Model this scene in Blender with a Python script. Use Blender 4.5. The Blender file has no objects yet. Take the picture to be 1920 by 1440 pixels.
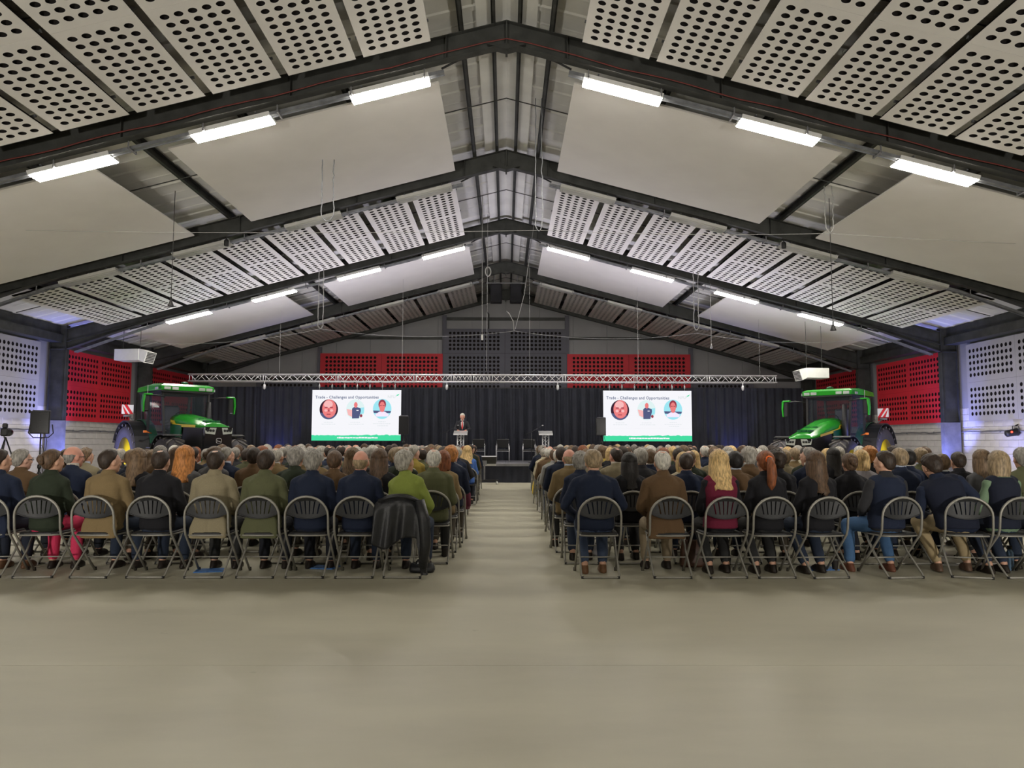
import bpy, bmesh, math, random
from math import sin, cos, pi, radians, atan2, sqrt
from mathutils import Vector, Matrix, noise

S = bpy.context.scene
COL = S.collection
random.seed(7)

# ---------------------------------------------------------------- camera, world, exposure
FPX, HC = 1400.0, 1.39
cd = bpy.data.cameras.new('camera'); cam = bpy.data.objects.new('camera', cd); COL.objects.link(cam)
cd.sensor_width = 36; cd.lens = FPX / 1920 * 36; cd.clip_end = 200; cd.clip_start = .05
_p, _y, _r = math.atan(110 / FPX), -math.atan(12 / FPX), radians(.12)
f = Vector((-sin(_y) * cos(_p), cos(_y) * cos(_p), sin(_p))); r = Vector((cos(_y), sin(_y), 0)); u = r.cross(f)
r2 = r * cos(_r) + u * sin(_r); u2 = u * cos(_r) - r * sin(_r)
cam.matrix_world = Matrix(((r2.x, u2.x, -f.x, 0), (r2.y, u2.y, -f.y, 0), (r2.z, u2.z, -f.z, HC), (0, 0, 0, 1)))
S.camera = cam
w = bpy.data.worlds.new('world'); S.world = w; w.use_nodes = True
w.node_tree.nodes['Background'].inputs[0].default_value = (.6, .7, 1, 1); w.node_tree.nodes['Background'].inputs[1].default_value = .02
S.view_settings.view_transform = 'Standard'; S.view_settings.look = 'None'; S.view_settings.gamma = 1
S.view_settings.exposure = 0.0; S.view_settings.use_curve_mapping = False
LAMP = 76.0            # radiance of a lit ceiling fixture
SCREEN = 1.0
ROOFW, REARW, WALLW = 660, 3500, 560  # powers of the added fill lamps: front roof, rear, side walls

# ---------------------------------------------------------------- materials
def nodes(m):
    m.use_nodes = True; nt = m.node_tree
    return nt, nt.nodes['Principled BSDF'], nt.nodes.new, nt.links.new
def mat(name, c, rough=.6, metal=0, var=.12, scale=8, bump=0, bscale=60, spec=.5, alpha=1, emit=None, es=1, coord='Object', stretch=None):
    m = bpy.data.materials.new(name); nt, b, N, L = nodes(m)
    b.inputs['Roughness'].default_value = rough; b.inputs['Metallic'].default_value = metal
    b.inputs['Specular IOR Level'].default_value = spec
    tc = N('ShaderNodeTexCoord'); src = tc.outputs[coord]
    if stretch:
        mp = N('ShaderNodeMapping'); mp.inputs['Scale'].default_value = stretch; L(src, mp.inputs[0]); src = mp.outputs[0]
    if var > 0:
        n = N('ShaderNodeTexNoise'); n.inputs['Scale'].default_value = scale; n.inputs['Detail'].default_value = 4; L(src, n.inputs['Vector'])
        mr = N('ShaderNodeMapRange'); mr.inputs['From Min'].default_value = .3; mr.inputs['From Max'].default_value = .7
        mr.inputs['To Min'].default_value = 1 - var; mr.inputs['To Max'].default_value = 1 + var; L(n.outputs[0], mr.inputs[0])
        mx = N('ShaderNodeVectorMath'); mx.operation = 'SCALE'; mx.inputs[0].default_value = c[:3]; L(mr.outputs[0], mx.inputs['Scale'])
        L(mx.outputs[0], b.inputs['Base Color'])
    else:
        b.inputs['Base Color'].default_value = (*c[:3], 1)
    if bump > 0:
        n2 = N('ShaderNodeTexNoise'); n2.inputs['Scale'].default_value = bscale; n2.inputs['Detail'].default_value = 3; L(src, n2.inputs['Vector'])
        bp = N('ShaderNodeBump'); bp.inputs['Strength'].default_value = bump; bp.inputs['Distance'].default_value = .01
        L(n2.outputs[0], bp.inputs['Height']); L(bp.outputs[0], b.inputs['Normal'])
    if emit:
        b.inputs['Emission Color'].default_value = (*emit, 1); b.inputs['Emission Strength'].default_value = es
    if alpha < 1: b.inputs['Alpha'].default_value = alpha
    return m
def objmat(name, rough, var=.15, scale=30, bump=.3, bscale=120, stretch=None, spec=.3):
    """material whose colour is the object's own colour"""
    m = bpy.data.materials.new(name); nt, b, N, L = nodes(m)
    oi = N('ShaderNodeObjectInfo'); tc = N('ShaderNodeTexCoord'); src = tc.outputs['Object']
    if stretch:
        mp = N('ShaderNodeMapping'); mp.inputs['Scale'].default_value = stretch; L(src, mp.inputs[0]); src = mp.outputs[0]
    n = N('ShaderNodeTexNoise'); n.inputs['Scale'].default_value = scale; n.inputs['Detail'].default_value = 3; L(src, n.inputs['Vector'])
    mr = N('ShaderNodeMapRange'); mr.inputs['From Min'].default_value = .3; mr.inputs['From Max'].default_value = .7
    mr.inputs['To Min'].default_value = 1 - var; mr.inputs['To Max'].default_value = 1 + var; L(n.outputs[0], mr.inputs[0])
    mx = N('ShaderNodeVectorMath'); mx.operation = 'SCALE'; L(oi.outputs['Color'], mx.inputs[0]); L(mr.outputs[0], mx.inputs['Scale'])
    L(mx.outputs[0], b.inputs['Base Color'])
    n2 = N('ShaderNodeTexNoise'); n2.inputs['Scale'].default_value = bscale; L(src, n2.inputs['Vector'])
    bp = N('ShaderNodeBump'); bp.inputs['Strength'].default_value = bump; bp.inputs['Distance'].default_value = .004
    L(n2.outputs[0], bp.inputs['Height']); L(bp.outputs[0], b.inputs['Normal'])
    b.inputs['Roughness'].default_value = rough; b.inputs['Specular IOR Level'].default_value = spec
    return m
M = {}
M['fabric'] = objmat('fabric', .9, .09, 160, .2, 400)
M['hair'] = objmat('hair', .55, .5, 60, .8, 110, (1, 1, .22), .35)
M['skin'] = objmat('skin', .5, .06, 20, .05, 80, None, .4)
M['leather_shoe'] = objmat('leather_shoe', .35, .1, 30, .1)
M['steel'] = mat('steel', (.05, .052, .048), .55, .2, .35, 3, .15, 20)
M['steel2'] = mat('steel_light', (.19, .19, .2), .5, .3, .2, 4)
M['galv'] = mat('galvanised', (.27, .28, .3), .4, .5, .25, 6)
M['board_w'] = mat('white_board', (.78, .76, .73), .75, 0, .03, 2)
M['plain_w'] = mat('plain_board', (.80, .78, .755), .8, 0, .03, 1.2)
M['board_g'] = mat('grey_board', (.36, .355, .37), .7, 0, .04, 2)
M['board_dg'] = mat('slate_board', (.13, .13, .16), .7, 0, .05, 2)
M['board_r'] = mat('red_board', (.58, .02, .035), .6, 0, .06, 2)
M['felt'] = mat('black_felt', (.012, .009, .009), 1, 0, .2, 10)
M['felt2'] = mat('mineral_felt', (.05, .045, .04), 1, 0, .2, 10)
M['liner'] = mat('roof_liner', (.74, .74, .70), .5, 0, .08, 1.5)
M['clad'] = mat('grey_cladding', (.3, .3, .31), .6, 0, .06, 1)
M['block'] = mat('painted_block', (.55, .53, .49), .8, 0, .06, 3, .3, 40)
M['mortar'] = mat('painted_mortar', (.42, .4, .37), .9)
M['diffuser_off'] = mat('diffuser_off', (.48, .48, .45), .3, 0, .05, 4)
M['diffuser_on'] = mat('diffuser_on', (1, 1, 1), .5, 0, 0, emit=(1, .94, .84), es=LAMP)
M['chairtube'] = mat('chair_tube', (.27, .26, .23), .45, .3, .1, 20)
M['chairplastic'] = mat('chair_plastic', (.022, .023, .026), .5, 0, .1, 20, .1)
M['black'] = mat('black_plastic', (.012, .012, .013), .5, 0, .1, 10)
M['blackgloss'] = mat('black_gloss', (.012, .012, .014), .15, 0, .1, 10)
M['silver'] = mat('silver', (.6, .6, .62), .3, .6, .05, 10)
M['white'] = mat('white_paint', (.7, .7, .68), .5, 0, .03)
M['curtain'] = mat('black_curtain', (.014, .016, .026), .85, 0, .2, 3, .2, 60)
M['stagetop'] = mat('stage_top', (.14, .14, .16), .6, 0, .1)
M['green'] = mat('tractor_green', (.022, .30, .022), .22, 0, .04, 5)
M['dgreen'] = mat('tractor_dark_green', (.008, .11, .04), .3, 0, .08, 5)
M['yellow'] = mat('rim_yellow', (.75, .58, .02), .35, 0, .05, 5)
M['rubber'] = mat('tyre_rubber', (.045, .042, .05), .7, 0, .2, 20, .2, 60)
M['lug'] = mat('tyre_lug', (.11, .10, .095), .75, 0, .2, 20)
M['redp'] = mat('red_paint', (.6, .02, .03), .4, 0, 0)
M['amber'] = mat('amber', (.8, .2, .03), .3, 0, 0)
M['cup'] = mat('cup_black', (.02, .016, .014), .6)
M['blue'] = mat('blue_plastic', (.05, .16, .42), .5)
M['bottleblue'] = mat('bottle_blue', (.12, .2, .3), .3)
M['paper'] = mat('paper', (.7, .7, .68), .8, 0, 0)
M['pink'] = mat('pink', (.7, .06, .14), .8)
M['brownleather'] = mat('brown_leather', (.07, .03, .015), .5)
M['cable'] = mat('white_cable', (.36, .36, .35), .5, 0, 0)
M['dark_cable'] = mat('dark_cable', (.02, .02, .02), .5, 0, 0)
M['orange'] = mat('orange_cloth', (.9, .16, .02), .7, 0, 0)
M['bagyellow'] = mat('yellow_cloth', (.7, .5, .05), .7)
M['burgundy'] = mat('burgundy_cloth', (.12, .015, .04), .8)
M['eye'] = mat('eye_white', (.6, .58, .55), .3, 0, 0)
M['lip'] = mat('lip', (.38, .12, .1), .5, 0, 0)
M['dark'] = mat('dark_pupil', (.02, .015, .012), .4, 0, 0)
gl = bpy.data.materials.new('cab_glass'); nt, b, N, L = nodes(gl)
b.inputs['Base Color'].default_value = (.04, .055, .07, 1); b.inputs['Roughness'].default_value = .04; b.inputs['Alpha'].default_value = .35
M['glass'] = gl
def emat(name, c, s): return mat(name, (0, 0, 0), .5, 0, 0, emit=c, es=s, spec=0)
M['scr_bg'] = emat('screen_white', (.93, .93, .97), SCREEN)
M['scr_edge'] = emat('screen_edge', (.95, .8, 1), SCREEN * 1.3)
M['scr_title'] = emat('screen_slate', (.18, .22, .36), .8)
M['scr_green'] = emat('screen_green', (.06, .72, .36), 1.0)
M['scr_red'] = emat('screen_red', (.85, .22, .22), 1.0)
M['scr_red2'] = emat('screen_dark_red', (.35, .05, .08), .9)
M['scr_pink'] = emat('screen_pink', (.95, .5, .5), 1.0)
M['scr_cyan'] = emat('screen_cyan', (.35, .8, .9), 1.0)
M['scr_pale'] = emat('screen_pale', (.75, .9, .9), 1.0)
M['scr_navy'] = emat('screen_navy', (.10, .12, .25), .9)
M['scr_lilac'] = emat('screen_lilac', (.85, .75, .9), 1.1)
M['scr_text'] = emat('screen_text', (.68, .72, .74), 1.1)
M['scr_black'] = emat('screen_dark', (.05, .02, .04), .9)
M['blue_led'] = emat('blue_led', (.25, .3, 1), 12)
M['red_led'] = emat('red_led', (1, .05, .03), 5)
M['head_on'] = mat('headlamp', (.7, .75, .7), .1, .5, 0)

# ---------------------------------------------------------------- mesh builder
class MB:
    def __init__(s): s.v = []; s.f = []; s.m = []; s.sm = []; s.cur = 0; s.T = None; s.smooth = False
    def add(s, vs, fs, sm=None):
        o = len(s.v)
        if s.T is not None: vs = [s.T @ Vector(q) for q in vs]
        s.v += [tuple(q) for q in vs]; s.f += [tuple(o + i for i in q) for q in fs]
        s.m += [s.cur] * len(fs); s.sm += [s.smooth if sm is None else sm] * len(fs); return s
    def box(s, x0, x1, y0, y1, z0, z1):
        vs = [(x, y, z) for z in (z0, z1) for y in (y0, y1) for x in (x0, x1)]
        return s.add(vs, [(0, 2, 3, 1), (4, 5, 7, 6), (0, 1, 5, 4), (2, 6, 7, 3), (0, 4, 6, 2), (1, 3, 7, 5)], False)
    def cbox(s, c, d): return s.box(c[0] - d[0] / 2, c[0] + d[0] / 2, c[1] - d[1] / 2, c[1] + d[1] / 2, c[2] - d[2] / 2, c[2] + d[2] / 2)
    def rbox(s, c, d, b=.01):
        """box with chamfered edges all round"""
        x, y, z = d[0] / 2, d[1] / 2, d[2] / 2
        vs = []; ix = {}
        for sx in (-1, 1):
            for sy in (-1, 1):
                for sz in (-1, 1):
                    for k in range(3):
                        q = [sx * x, sy * y, sz * z]
                        for j in range(3):
                            if j != k: q[j] -= (sx, sy, sz)[j] * b
                        ix[(sx, sy, sz, k)] = len(vs); vs.append((c[0] + q[0], c[1] + q[1], c[2] + q[2]))
        fs = []
        for k in range(3):
            a, bb = [j for j in range(3) if j != k]
            for sg in (-1, 1):
                q = []
                for (p1, p2) in ((-1, -1), (1, -1), (1, 1), (-1, 1)):
                    t = [0, 0, 0]; t[k] = sg; t[a] = p1; t[bb] = p2; q.append(ix[(*t, k)])
                fs.append(q)
        for k in range(3):
            a, bb = [j for j in range(3) if j != k]
            for p1 in (-1, 1):
                for p2 in (-1, 1):
                    t0 = [0] * 3; t1 = [0] * 3; t0[k] = -1; t1[k] = 1
                    for t in (t0, t1): t[a] = p1; t[bb] = p2
                    fs.append((ix[(*t0, a)], ix[(*t1, a)], ix[(*t1, bb)], ix[(*t0, bb)]))
        for sx in (-1, 1):
            for sy in (-1, 1):
                for sz in (-1, 1): fs.append((ix[(sx, sy, sz, 0)], ix[(sx, sy, sz, 1)], ix[(sx, sy, sz, 2)]))
        return s.add(vs, fs, False)
    def tube(s, pts, rad, n=8, cap=True, closed=False):
        pts = [Vector(q) for q in pts]; R = rad if isinstance(rad, (list, tuple)) else [rad] * len(pts)
        vs = []; m = len(pts); up = None
        for i, p in enumerate(pts):
            if closed: t = (pts[(i + 1) % m] - pts[i - 1])
            else: t = (pts[min(i + 1, m - 1)] - pts[max(i - 1, 0)])
            t.normalize()
            if up is None: up = Vector((0, 0, 1)) if abs(t.z) < .9 else Vector((1, 0, 0))
            a = t.cross(up)
            if a.length < 1e-5: a = t.cross(Vector((0, 1, 0)))
            a.normalize(); bb = a.cross(t).normalized(); up = bb
            for k in range(n):
                an = 2 * pi * k / n; vs.append(p + (a * cos(an) + bb * sin(an)) * R[i])
        fs = []
        for i in range(m if closed else m - 1):
            for k in range(n):
                j = (i + 1) % m; fs.append((i * n + k, i * n + (k + 1) % n, j * n + (k + 1) % n, j * n + k))
        if cap and not closed: fs += [tuple(range(n))[::-1], tuple((m - 1) * n + k for k in range(n))]
        return s.add(vs, fs, n > 5)
    def bar(s, p0, p1, w, h=None):
        """rectangular bar"""
        p0, p1 = Vector(p0), Vector(p1); h = h or w; t = (p1 - p0).normalized()
        up = Vector((0, 0, 1)) if abs(t.z) < .95 else Vector((0, 1, 0))
        a = t.cross(up).normalized() * w / 2; bb = a.normalized().cross(t).normalized() * h / 2
        vs = [p + a * i + bb * j for p in (p0, p1) for (i, j) in ((-1, -1), (1, -1), (1, 1), (-1, 1))]
        return s.add(vs, [(3, 2, 1, 0), (4, 5, 6, 7)] + [(k, (k + 1) % 4, 4 + (k + 1) % 4, 4 + k) for k in range(4)], False)
    def rings(s, rings, cap=True, sm=True):
        n = len(rings[0]); vs = [q for r_ in rings for q in r_]; fs = []
        for i in range(len(rings) - 1):
            for k in range(n): fs.append((i * n + k, i * n + (k + 1) % n, (i + 1) * n + (k + 1) % n, (i + 1) * n + k))
        if cap: fs += [tuple(range(n))[::-1], tuple((len(rings) - 1) * n + k for k in range(n))]
        return s.add(vs, fs, sm)
    def loft(s, spec, n=20, e=2.0, T=None):
        """spec: (cx, cy, z, rx, ry)"""
        rs = []
        for (cx, cy, z, rx, ry) in spec:
            q = []
            for k in range(n):
                a = 2 * pi * k / n; ca, sa = cos(a), sin(a)
                p = Vector((cx + rx * math.copysign(abs(ca) ** (2 / e), ca), cy + ry * math.copysign(abs(sa) ** (2 / e), sa), z))
                q.append(T(p) if T else p)
            rs.append(q)
        return s.rings(rs)
    def ell(s, c, rad, nu=14, nv=9, T=None):
        rs = []; c = Vector(c)
        vs = []; fs = []
        for i in range(1, nv):
            th = pi * i / nv
            for k in range(nu):
                a = 2 * pi * k / nu
                p = Vector((c.x + rad[0] * sin(th) * cos(a), c.y + rad[1] * sin(th) * sin(a), c.z - rad[2] * cos(th))); vs.append(T(p) if T else p)
        for i in range(nv - 2):
            for k in range(nu): fs.append((i * nu + k, i * nu + (k + 1) % nu, (i + 1) * nu + (k + 1) % nu, (i + 1) * nu + k))
        b0 = Vector((c.x, c.y, c.z - rad[2])); t0 = Vector((c.x, c.y, c.z + rad[2]))
        vs += [T(b0) if T else b0, T(t0) if T else t0]; nb = len(vs) - 2
        for k in range(nu): fs.append((nb, (k + 1) % nu, k)); fs.append((nb + 1, (nv - 2) * nu + k, (nv - 2) * nu + (k + 1) % nu))
        return s.add(vs, fs, True)
    def limb(s, a, b, ra, rb, n=12):
        """capsule with two radii"""
        a, b = Vector(a), Vector(b); t = (b - a); ln = t.length; t.normalize()
        pts = [a - t * ra * k for k in (.98, .7)] + [a, b] + [b + t * rb * k for k in (.7, .98)]
        return s.tube(pts, [ra * .2, ra * .71, ra, rb, rb * .71, rb * .2], n)
    def lathe(s, prof, n=24, axis='z'):
        rs = []
        for (r_, h) in prof:
            q = []
            for k in range(n):
                a = 2 * pi * k / n
                q.append((r_ * cos(a), r_ * sin(a), h) if axis == 'z' else (h, r_ * cos(a), r_ * sin(a)))
            rs.append(q)
        return s.rings(rs, True)
    def prism(s, poly, y0, y1, axis='y'):
        """extrude a 2-D outline"""
        n = len(poly)
        def P(a, b, c): return (a, c, b) if axis == 'y' else ((c, a, b) if axis == 'x' else (a, b, c))
        vs = [P(a, b, y0) for a, b in poly] + [P(a, b, y1) for a, b in poly]
        return s.add(vs, [tuple(range(n)), tuple(range(2 * n - 1, n - 1, -1))] + [(k, n + k, n + (k + 1) % n, (k + 1) % n) for k in range(n)], False)
    def mesh(s, name, mats):
        me = bpy.data.meshes.new(name); me.from_pydata(s.v, [], s.f)
        me.polygons.foreach_set('material_index', s.m); me.polygons.foreach_set('use_smooth', s.sm)
        for m in (mats if isinstance(mats, (list, tuple)) else [mats]): me.materials.append(M[m] if isinstance(m, str) else m)
        me.update(); return me

def link(o, parent=None, loc=None, rot=None):
    COL.objects.link(o)
    if parent: o.parent = parent
    if loc is not None: o.location = loc
    if rot is not None: o.rotation_euler = rot
    return o
def part(name, mb, mats=None, parent=None, loc=None, rot=None, label=None, kind=None, color=None):
    me = mb.mesh(name, mats) if isinstance(mb, MB) else mb
    o = bpy.data.objects.new(name, me); link(o, parent, loc, rot)
    if label: o['label'] = label
    if kind: o['kind'] = kind
    if color: o.color = (*color, 1)
    return o
def tag(o, label, cat=None, group=None, kind=None):
    if label: o['label'] = label
    if cat: o['category'] = cat
    if group: o['group'] = group
    if kind: o['kind'] = kind
    return o
def thing(name, label, cat, loc=(0, 0, 0), rz=0, group=None, kind=None, rot=None):
    o = bpy.data.objects.new(name, None); link(o, None, loc, rot or (0, 0, rz)); o.empty_display_size = .1
    return tag(o, label, cat, group, kind)
def fix_normals(me):
    bm = bmesh.new(); bm.from_mesh(me); bmesh.ops.recalc_face_normals(bm, faces=bm.faces); bm.to_mesh(me); bm.free(); return me
ORD = ['first', 'second', 'third', 'fourth', 'fifth', 'sixth', 'seventh', 'eighth', 'ninth', 'tenth', 'eleventh', 'twelfth', 'thirteenth', 'fourteenth', 'fifteenth', 'sixteenth', 'seventeenth', 'eighteenth', 'nineteenth', 'twentieth']
SIDE = {-1: "speaker's side", 1: "empty lectern's side"}
K = .262
def rz_(z, x): return z - K * abs(x)

# ================================================================ ROOM SHELL
X0, YB, YG = 15.45, -16.9, 37.3
fl = bpy.data.materials.new('concrete_floor'); nt, b, N, L = nodes(fl)
tc = N('ShaderNodeTexCoord')
n1 = N('ShaderNodeTexNoise'); n1.inputs['Scale'].default_value = .45; n1.inputs['Detail'].default_value = 6; n1.inputs['Roughness'].default_value = .6
mp = N('ShaderNodeMapping'); mp.inputs['Scale'].default_value = (1, 2.6, 1); L(tc.outputs['Object'], mp.inputs[0]); L(mp.outputs[0], n1.inputs['Vector'])
cr = N('ShaderNodeValToRGB'); cr.color_ramp.elements[0].position = .3; cr.color_ramp.elements[0].color = (.35, .33, .25, 1)
cr.color_ramp.elements[1].position = .7; cr.color_ramp.elements[1].color = (.445, .425, .325, 1); L(n1.outputs[0], cr.inputs[0])
n3 = N('ShaderNodeTexNoise'); n3.inputs['Scale'].default_value = 3.1; n3.inputs['Detail'].default_value = 8; L(tc.outputs['Object'], n3.inputs['Vector'])
c3 = N('ShaderNodeValToRGB'); c3.color_ramp.elements[0].position = .22; c3.color_ramp.elements[0].color = (.35, .33, .3, 1); c3.color_ramp.elements[1].position = .27; c3.color_ramp.elements[1].color = (1, 1, 1, 1)
L(n3.outputs[0], c3.inputs[0])
mx = N('ShaderNodeMix'); mx.data_type = 'RGBA'; mx.blend_type = 'MULTIPLY'; mx.inputs[0].default_value = .6; L(cr.outputs[0], mx.inputs[6]); L(c3.outputs[0], mx.inputs[7])
L(mx.outputs[2], b.inputs['Base Color'])
rr = N('ShaderNodeMapRange'); rr.inputs['To Min'].default_value = .34; rr.inputs['To Max'].default_value = .52; L(n1.outputs[0], rr.inputs[0]); L(rr.outputs[0], b.inputs['Roughness'])
b.inputs['Specular IOR Level'].default_value = .35
M['floor'] = fl
# floor slabs separated by saw-cut joints
fo = thing('floor', 'smooth grey-brown concrete floor of the hall', None, kind='structure')
J = .008
xs = [-15.6, -5.2, 5.2, 15.6]; ys = [YB, -1.2, 4.8, 37.5]
for i in range(3):
    for j in range(3):
        g = MB(); x0, x1, y0, y1 = xs[i] + J / 2, xs[i + 1] - J / 2, ys[j] + J / 2, ys[j + 1] - J / 2
        if j > 0 and i != 5: y0 = ys[j]
        g.box(x0, x1, y0, y1 if j < 2 else y1, -.2, 0)
        part('slab', g, 'floor', fo)
g = MB()
for x in xs[1:3]: g.box(x - J / 2, x + J / 2, YB, 37.5, -.2, -.004)
part('joint', g, mat('joint_filler', (.5, .48, .4), .8), fo)

# side walls: painted blockwork below, sheeting above
def side_wall(s, name):
    o = thing(name, 'painted block side wall on the ' + SIDE[s], None, kind='structure')
    g = MB(); g.box(min(s * X0, s * (X0 + .2)), max(s * X0, s * (X0 + .2)), YB, YG, 0, 2.55); part('backing_wall', g, 'mortar', o)
    g = MB(); g.box(min(s * (X0 - .03), s * (X0 + .2)), max(s * (X0 - .03), s * (X0 + .2)), YB, YG, 2.55, 5.4); part('cladding', g, 'clad', o)
    bm_ = MB(); bm_.rbox((0, 0, 0), (.06, .432, .207), .006); me = bm_.mesh('block', 'block')
    n = 0
    for c in range(4, 12):
        z = .105 + c * .215
        if z > 2.5: break
        for k in range(38):
            y = 20.4 + k * .44 + (.22 if c % 2 else 0)
            if y > 37 or n >= 300: break
            part('block', me, None, o, (s * (X0 - .005), y, z)); n += 1
    g = MB()
    for c in range(0, 12):
        z = .105 + c * .215
        for k in range(112):
            y = -16.5 + k * .44 + (.22 if c % 2 else 0)
            if (c < 4 or y < 20.2) and y < 37: g.box(s * X0 - .03, s * X0 + .03, y - .216, y + .216, z - .1035, z + .1035)
    part('distant_blocks', g, 'block', o, kind='stuff')
    return o
side_wall(-1, 'wall_left'); side_wall(1, 'wall_right')
bk = MB(); bk.box(-X0 - .2, X0 + .2, YB - .2, YB, 0, 9.6); tag(part('wall_back', bk, 'clad'), 'plain rear wall behind the seating', kind='structure')
# gable wall with cladding sheets, posts and rails
gw = thing('wall_front', 'grey clad gable wall above the stage', None, kind='structure')
g = MB(); g.box(-X0 - .2, X0 + .2, YG + .06, YG + .25, 0, 9.6); part('backing_wall', g, 'clad', gw)
for k in range(-9, 9):
    xa, xb = k * 1.7 + .006, (k + 1) * 1.7 - .006
    xm = (xa + xb) / 2
    g = MB()
    for zz in ((0, 4), (4, 9.5)):
        g.box(xa, xb, YG, YG + .06, zz[0] + .004, zz[1] - .004)
    part('cladding_sheet', g, 'clad', gw)

# roof liner sheets
RT = 9.24
for s, nm in ((-1, 'ceiling_left'), (1, 'ceiling_right')):
    o = thing(nm, 'sloping white ribbed roof lining over the ' + SIDE[s], None, kind='structure')
    g = MB(); ln = 15.9
    vs = [(0, 0), (0, .04), (.07, .04), (.1, .012), (.45, .012), (.47, .02), (.5, .02), (.52, .012), (.9, .012), (.93, .04), (1.0, .04), (1.0, 0)]
    prof = [(y, -z) for y, z in vs] + [(1.0, .06), (0, .06)]
    # profile lies in (y, z), extruded along x
    n = len(prof)
    V = [(x * s, p[0], rz_(p[1], 0) - K * x) for x in (0.0, ln) for p in prof]
    g.add(V, [tuple(range(n)), tuple(range(2 * n - 1, n - 1, -1))] + [(k, n + k, n + (k + 1) % n, (k + 1) % n) for k in range(n)], False)
    me = fix_normals(g.mesh('roof_sheet', 'liner'))
    for k in range(55):
        part('roof_sheet', me, None, o, (0, YB + k * 1.0 - .4, RT + .03))
g = MB(); g.prism([(-.55, 9.02), (0, 9.16), (.55, 9.02), (.55, 9.04), (0, 9.19), (-.55, 9.04)], YB, YG)
tag(part('ceiling_ridge', fix_normals(g.mesh('ceiling_ridge', 'liner'))), 'white ridge capping sheet along the roof apex', kind='structure')
g = MB(); g.box(-16.4, 16.4, YB - .3, YG + .3, 9.75, 9.8)
# purlins (galvanised dark Z sections)
px_ = [.27, .86, 3.2, 5.2, 7.2, 9.2, 11.2, 13.2]
for s in (-1, 1):
    for i, x in enumerate(px_):
        z = rz_(9.05, x); g = MB()
        X = s * x
        g.box(X - .012, X + .012, YB, YG, z, z + .18); g.box(min(X, X - s * .07), max(X, X - s * .07), YB, YG, z, z + .012)
        g.box(min(X, X - s * .07) , max(X, X - s * .07), YB, YG, z + .168, z + .18)
        tag(part('roof_beam', g, 'steel'), f'{ORD[i]} dark steel purlin from the ridge on {SIDE[s]}', 'beam', 'steel roof purlins', 'structure')
# sag rods
for j, y in enumerate((4, 10, 16, 22, 28, 34)):
    for s in (-1, 1):
        g = MB(); g.tube([(0, y, 9.0), (s * 14.5, y, 9.0 - K * 14.5)], .012, 6)
        tag(part('tie_rod', g, 'steel'), f'thin dark tie rod across the {ORD[j]} roof bay on {SIDE[s]}', 'rod', 'roof tie rods')

# portal frames
def ibeam(g, p0, p1, d, wf=.19, t=.014, up=Vector((0, 0, 1))):
    """I section from p0 to p1 (bottom line), depth d upwards, flange across y"""
    p0, p1 = Vector(p0), Vector(p1)
    g.add([p0 + Vector((0, a, 0)) + up * h for h in (0, d) for a in (-.005, .005)] + [p1 + Vector((0, a, 0)) + up * h for h in (0, d) for a in (-.005, .005)],
          [(0, 1, 5, 4), (2, 6, 7, 3), (0, 4, 6, 2), (1, 3, 7, 5)], False)
    for h in (0, d - t):
        q = [p + up * (h + e) + Vector((0, a, 0)) for p in (p0, p1) for (a, e) in ((-wf / 2, 0), (wf / 2, 0), (wf / 2, t), (-wf / 2, t))]
        g.add(q, [(0, 1, 2, 3), (7, 6, 5, 4)] + [(k, 4 + k, 4 + (k + 1) % 4, (k + 1) % 4) for k in range(4)], False)
FY = [-10.9, -4.9, 1.1, 7.1, 13.1, 19.1, 25.1, 31.1, 36.95]
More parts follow.
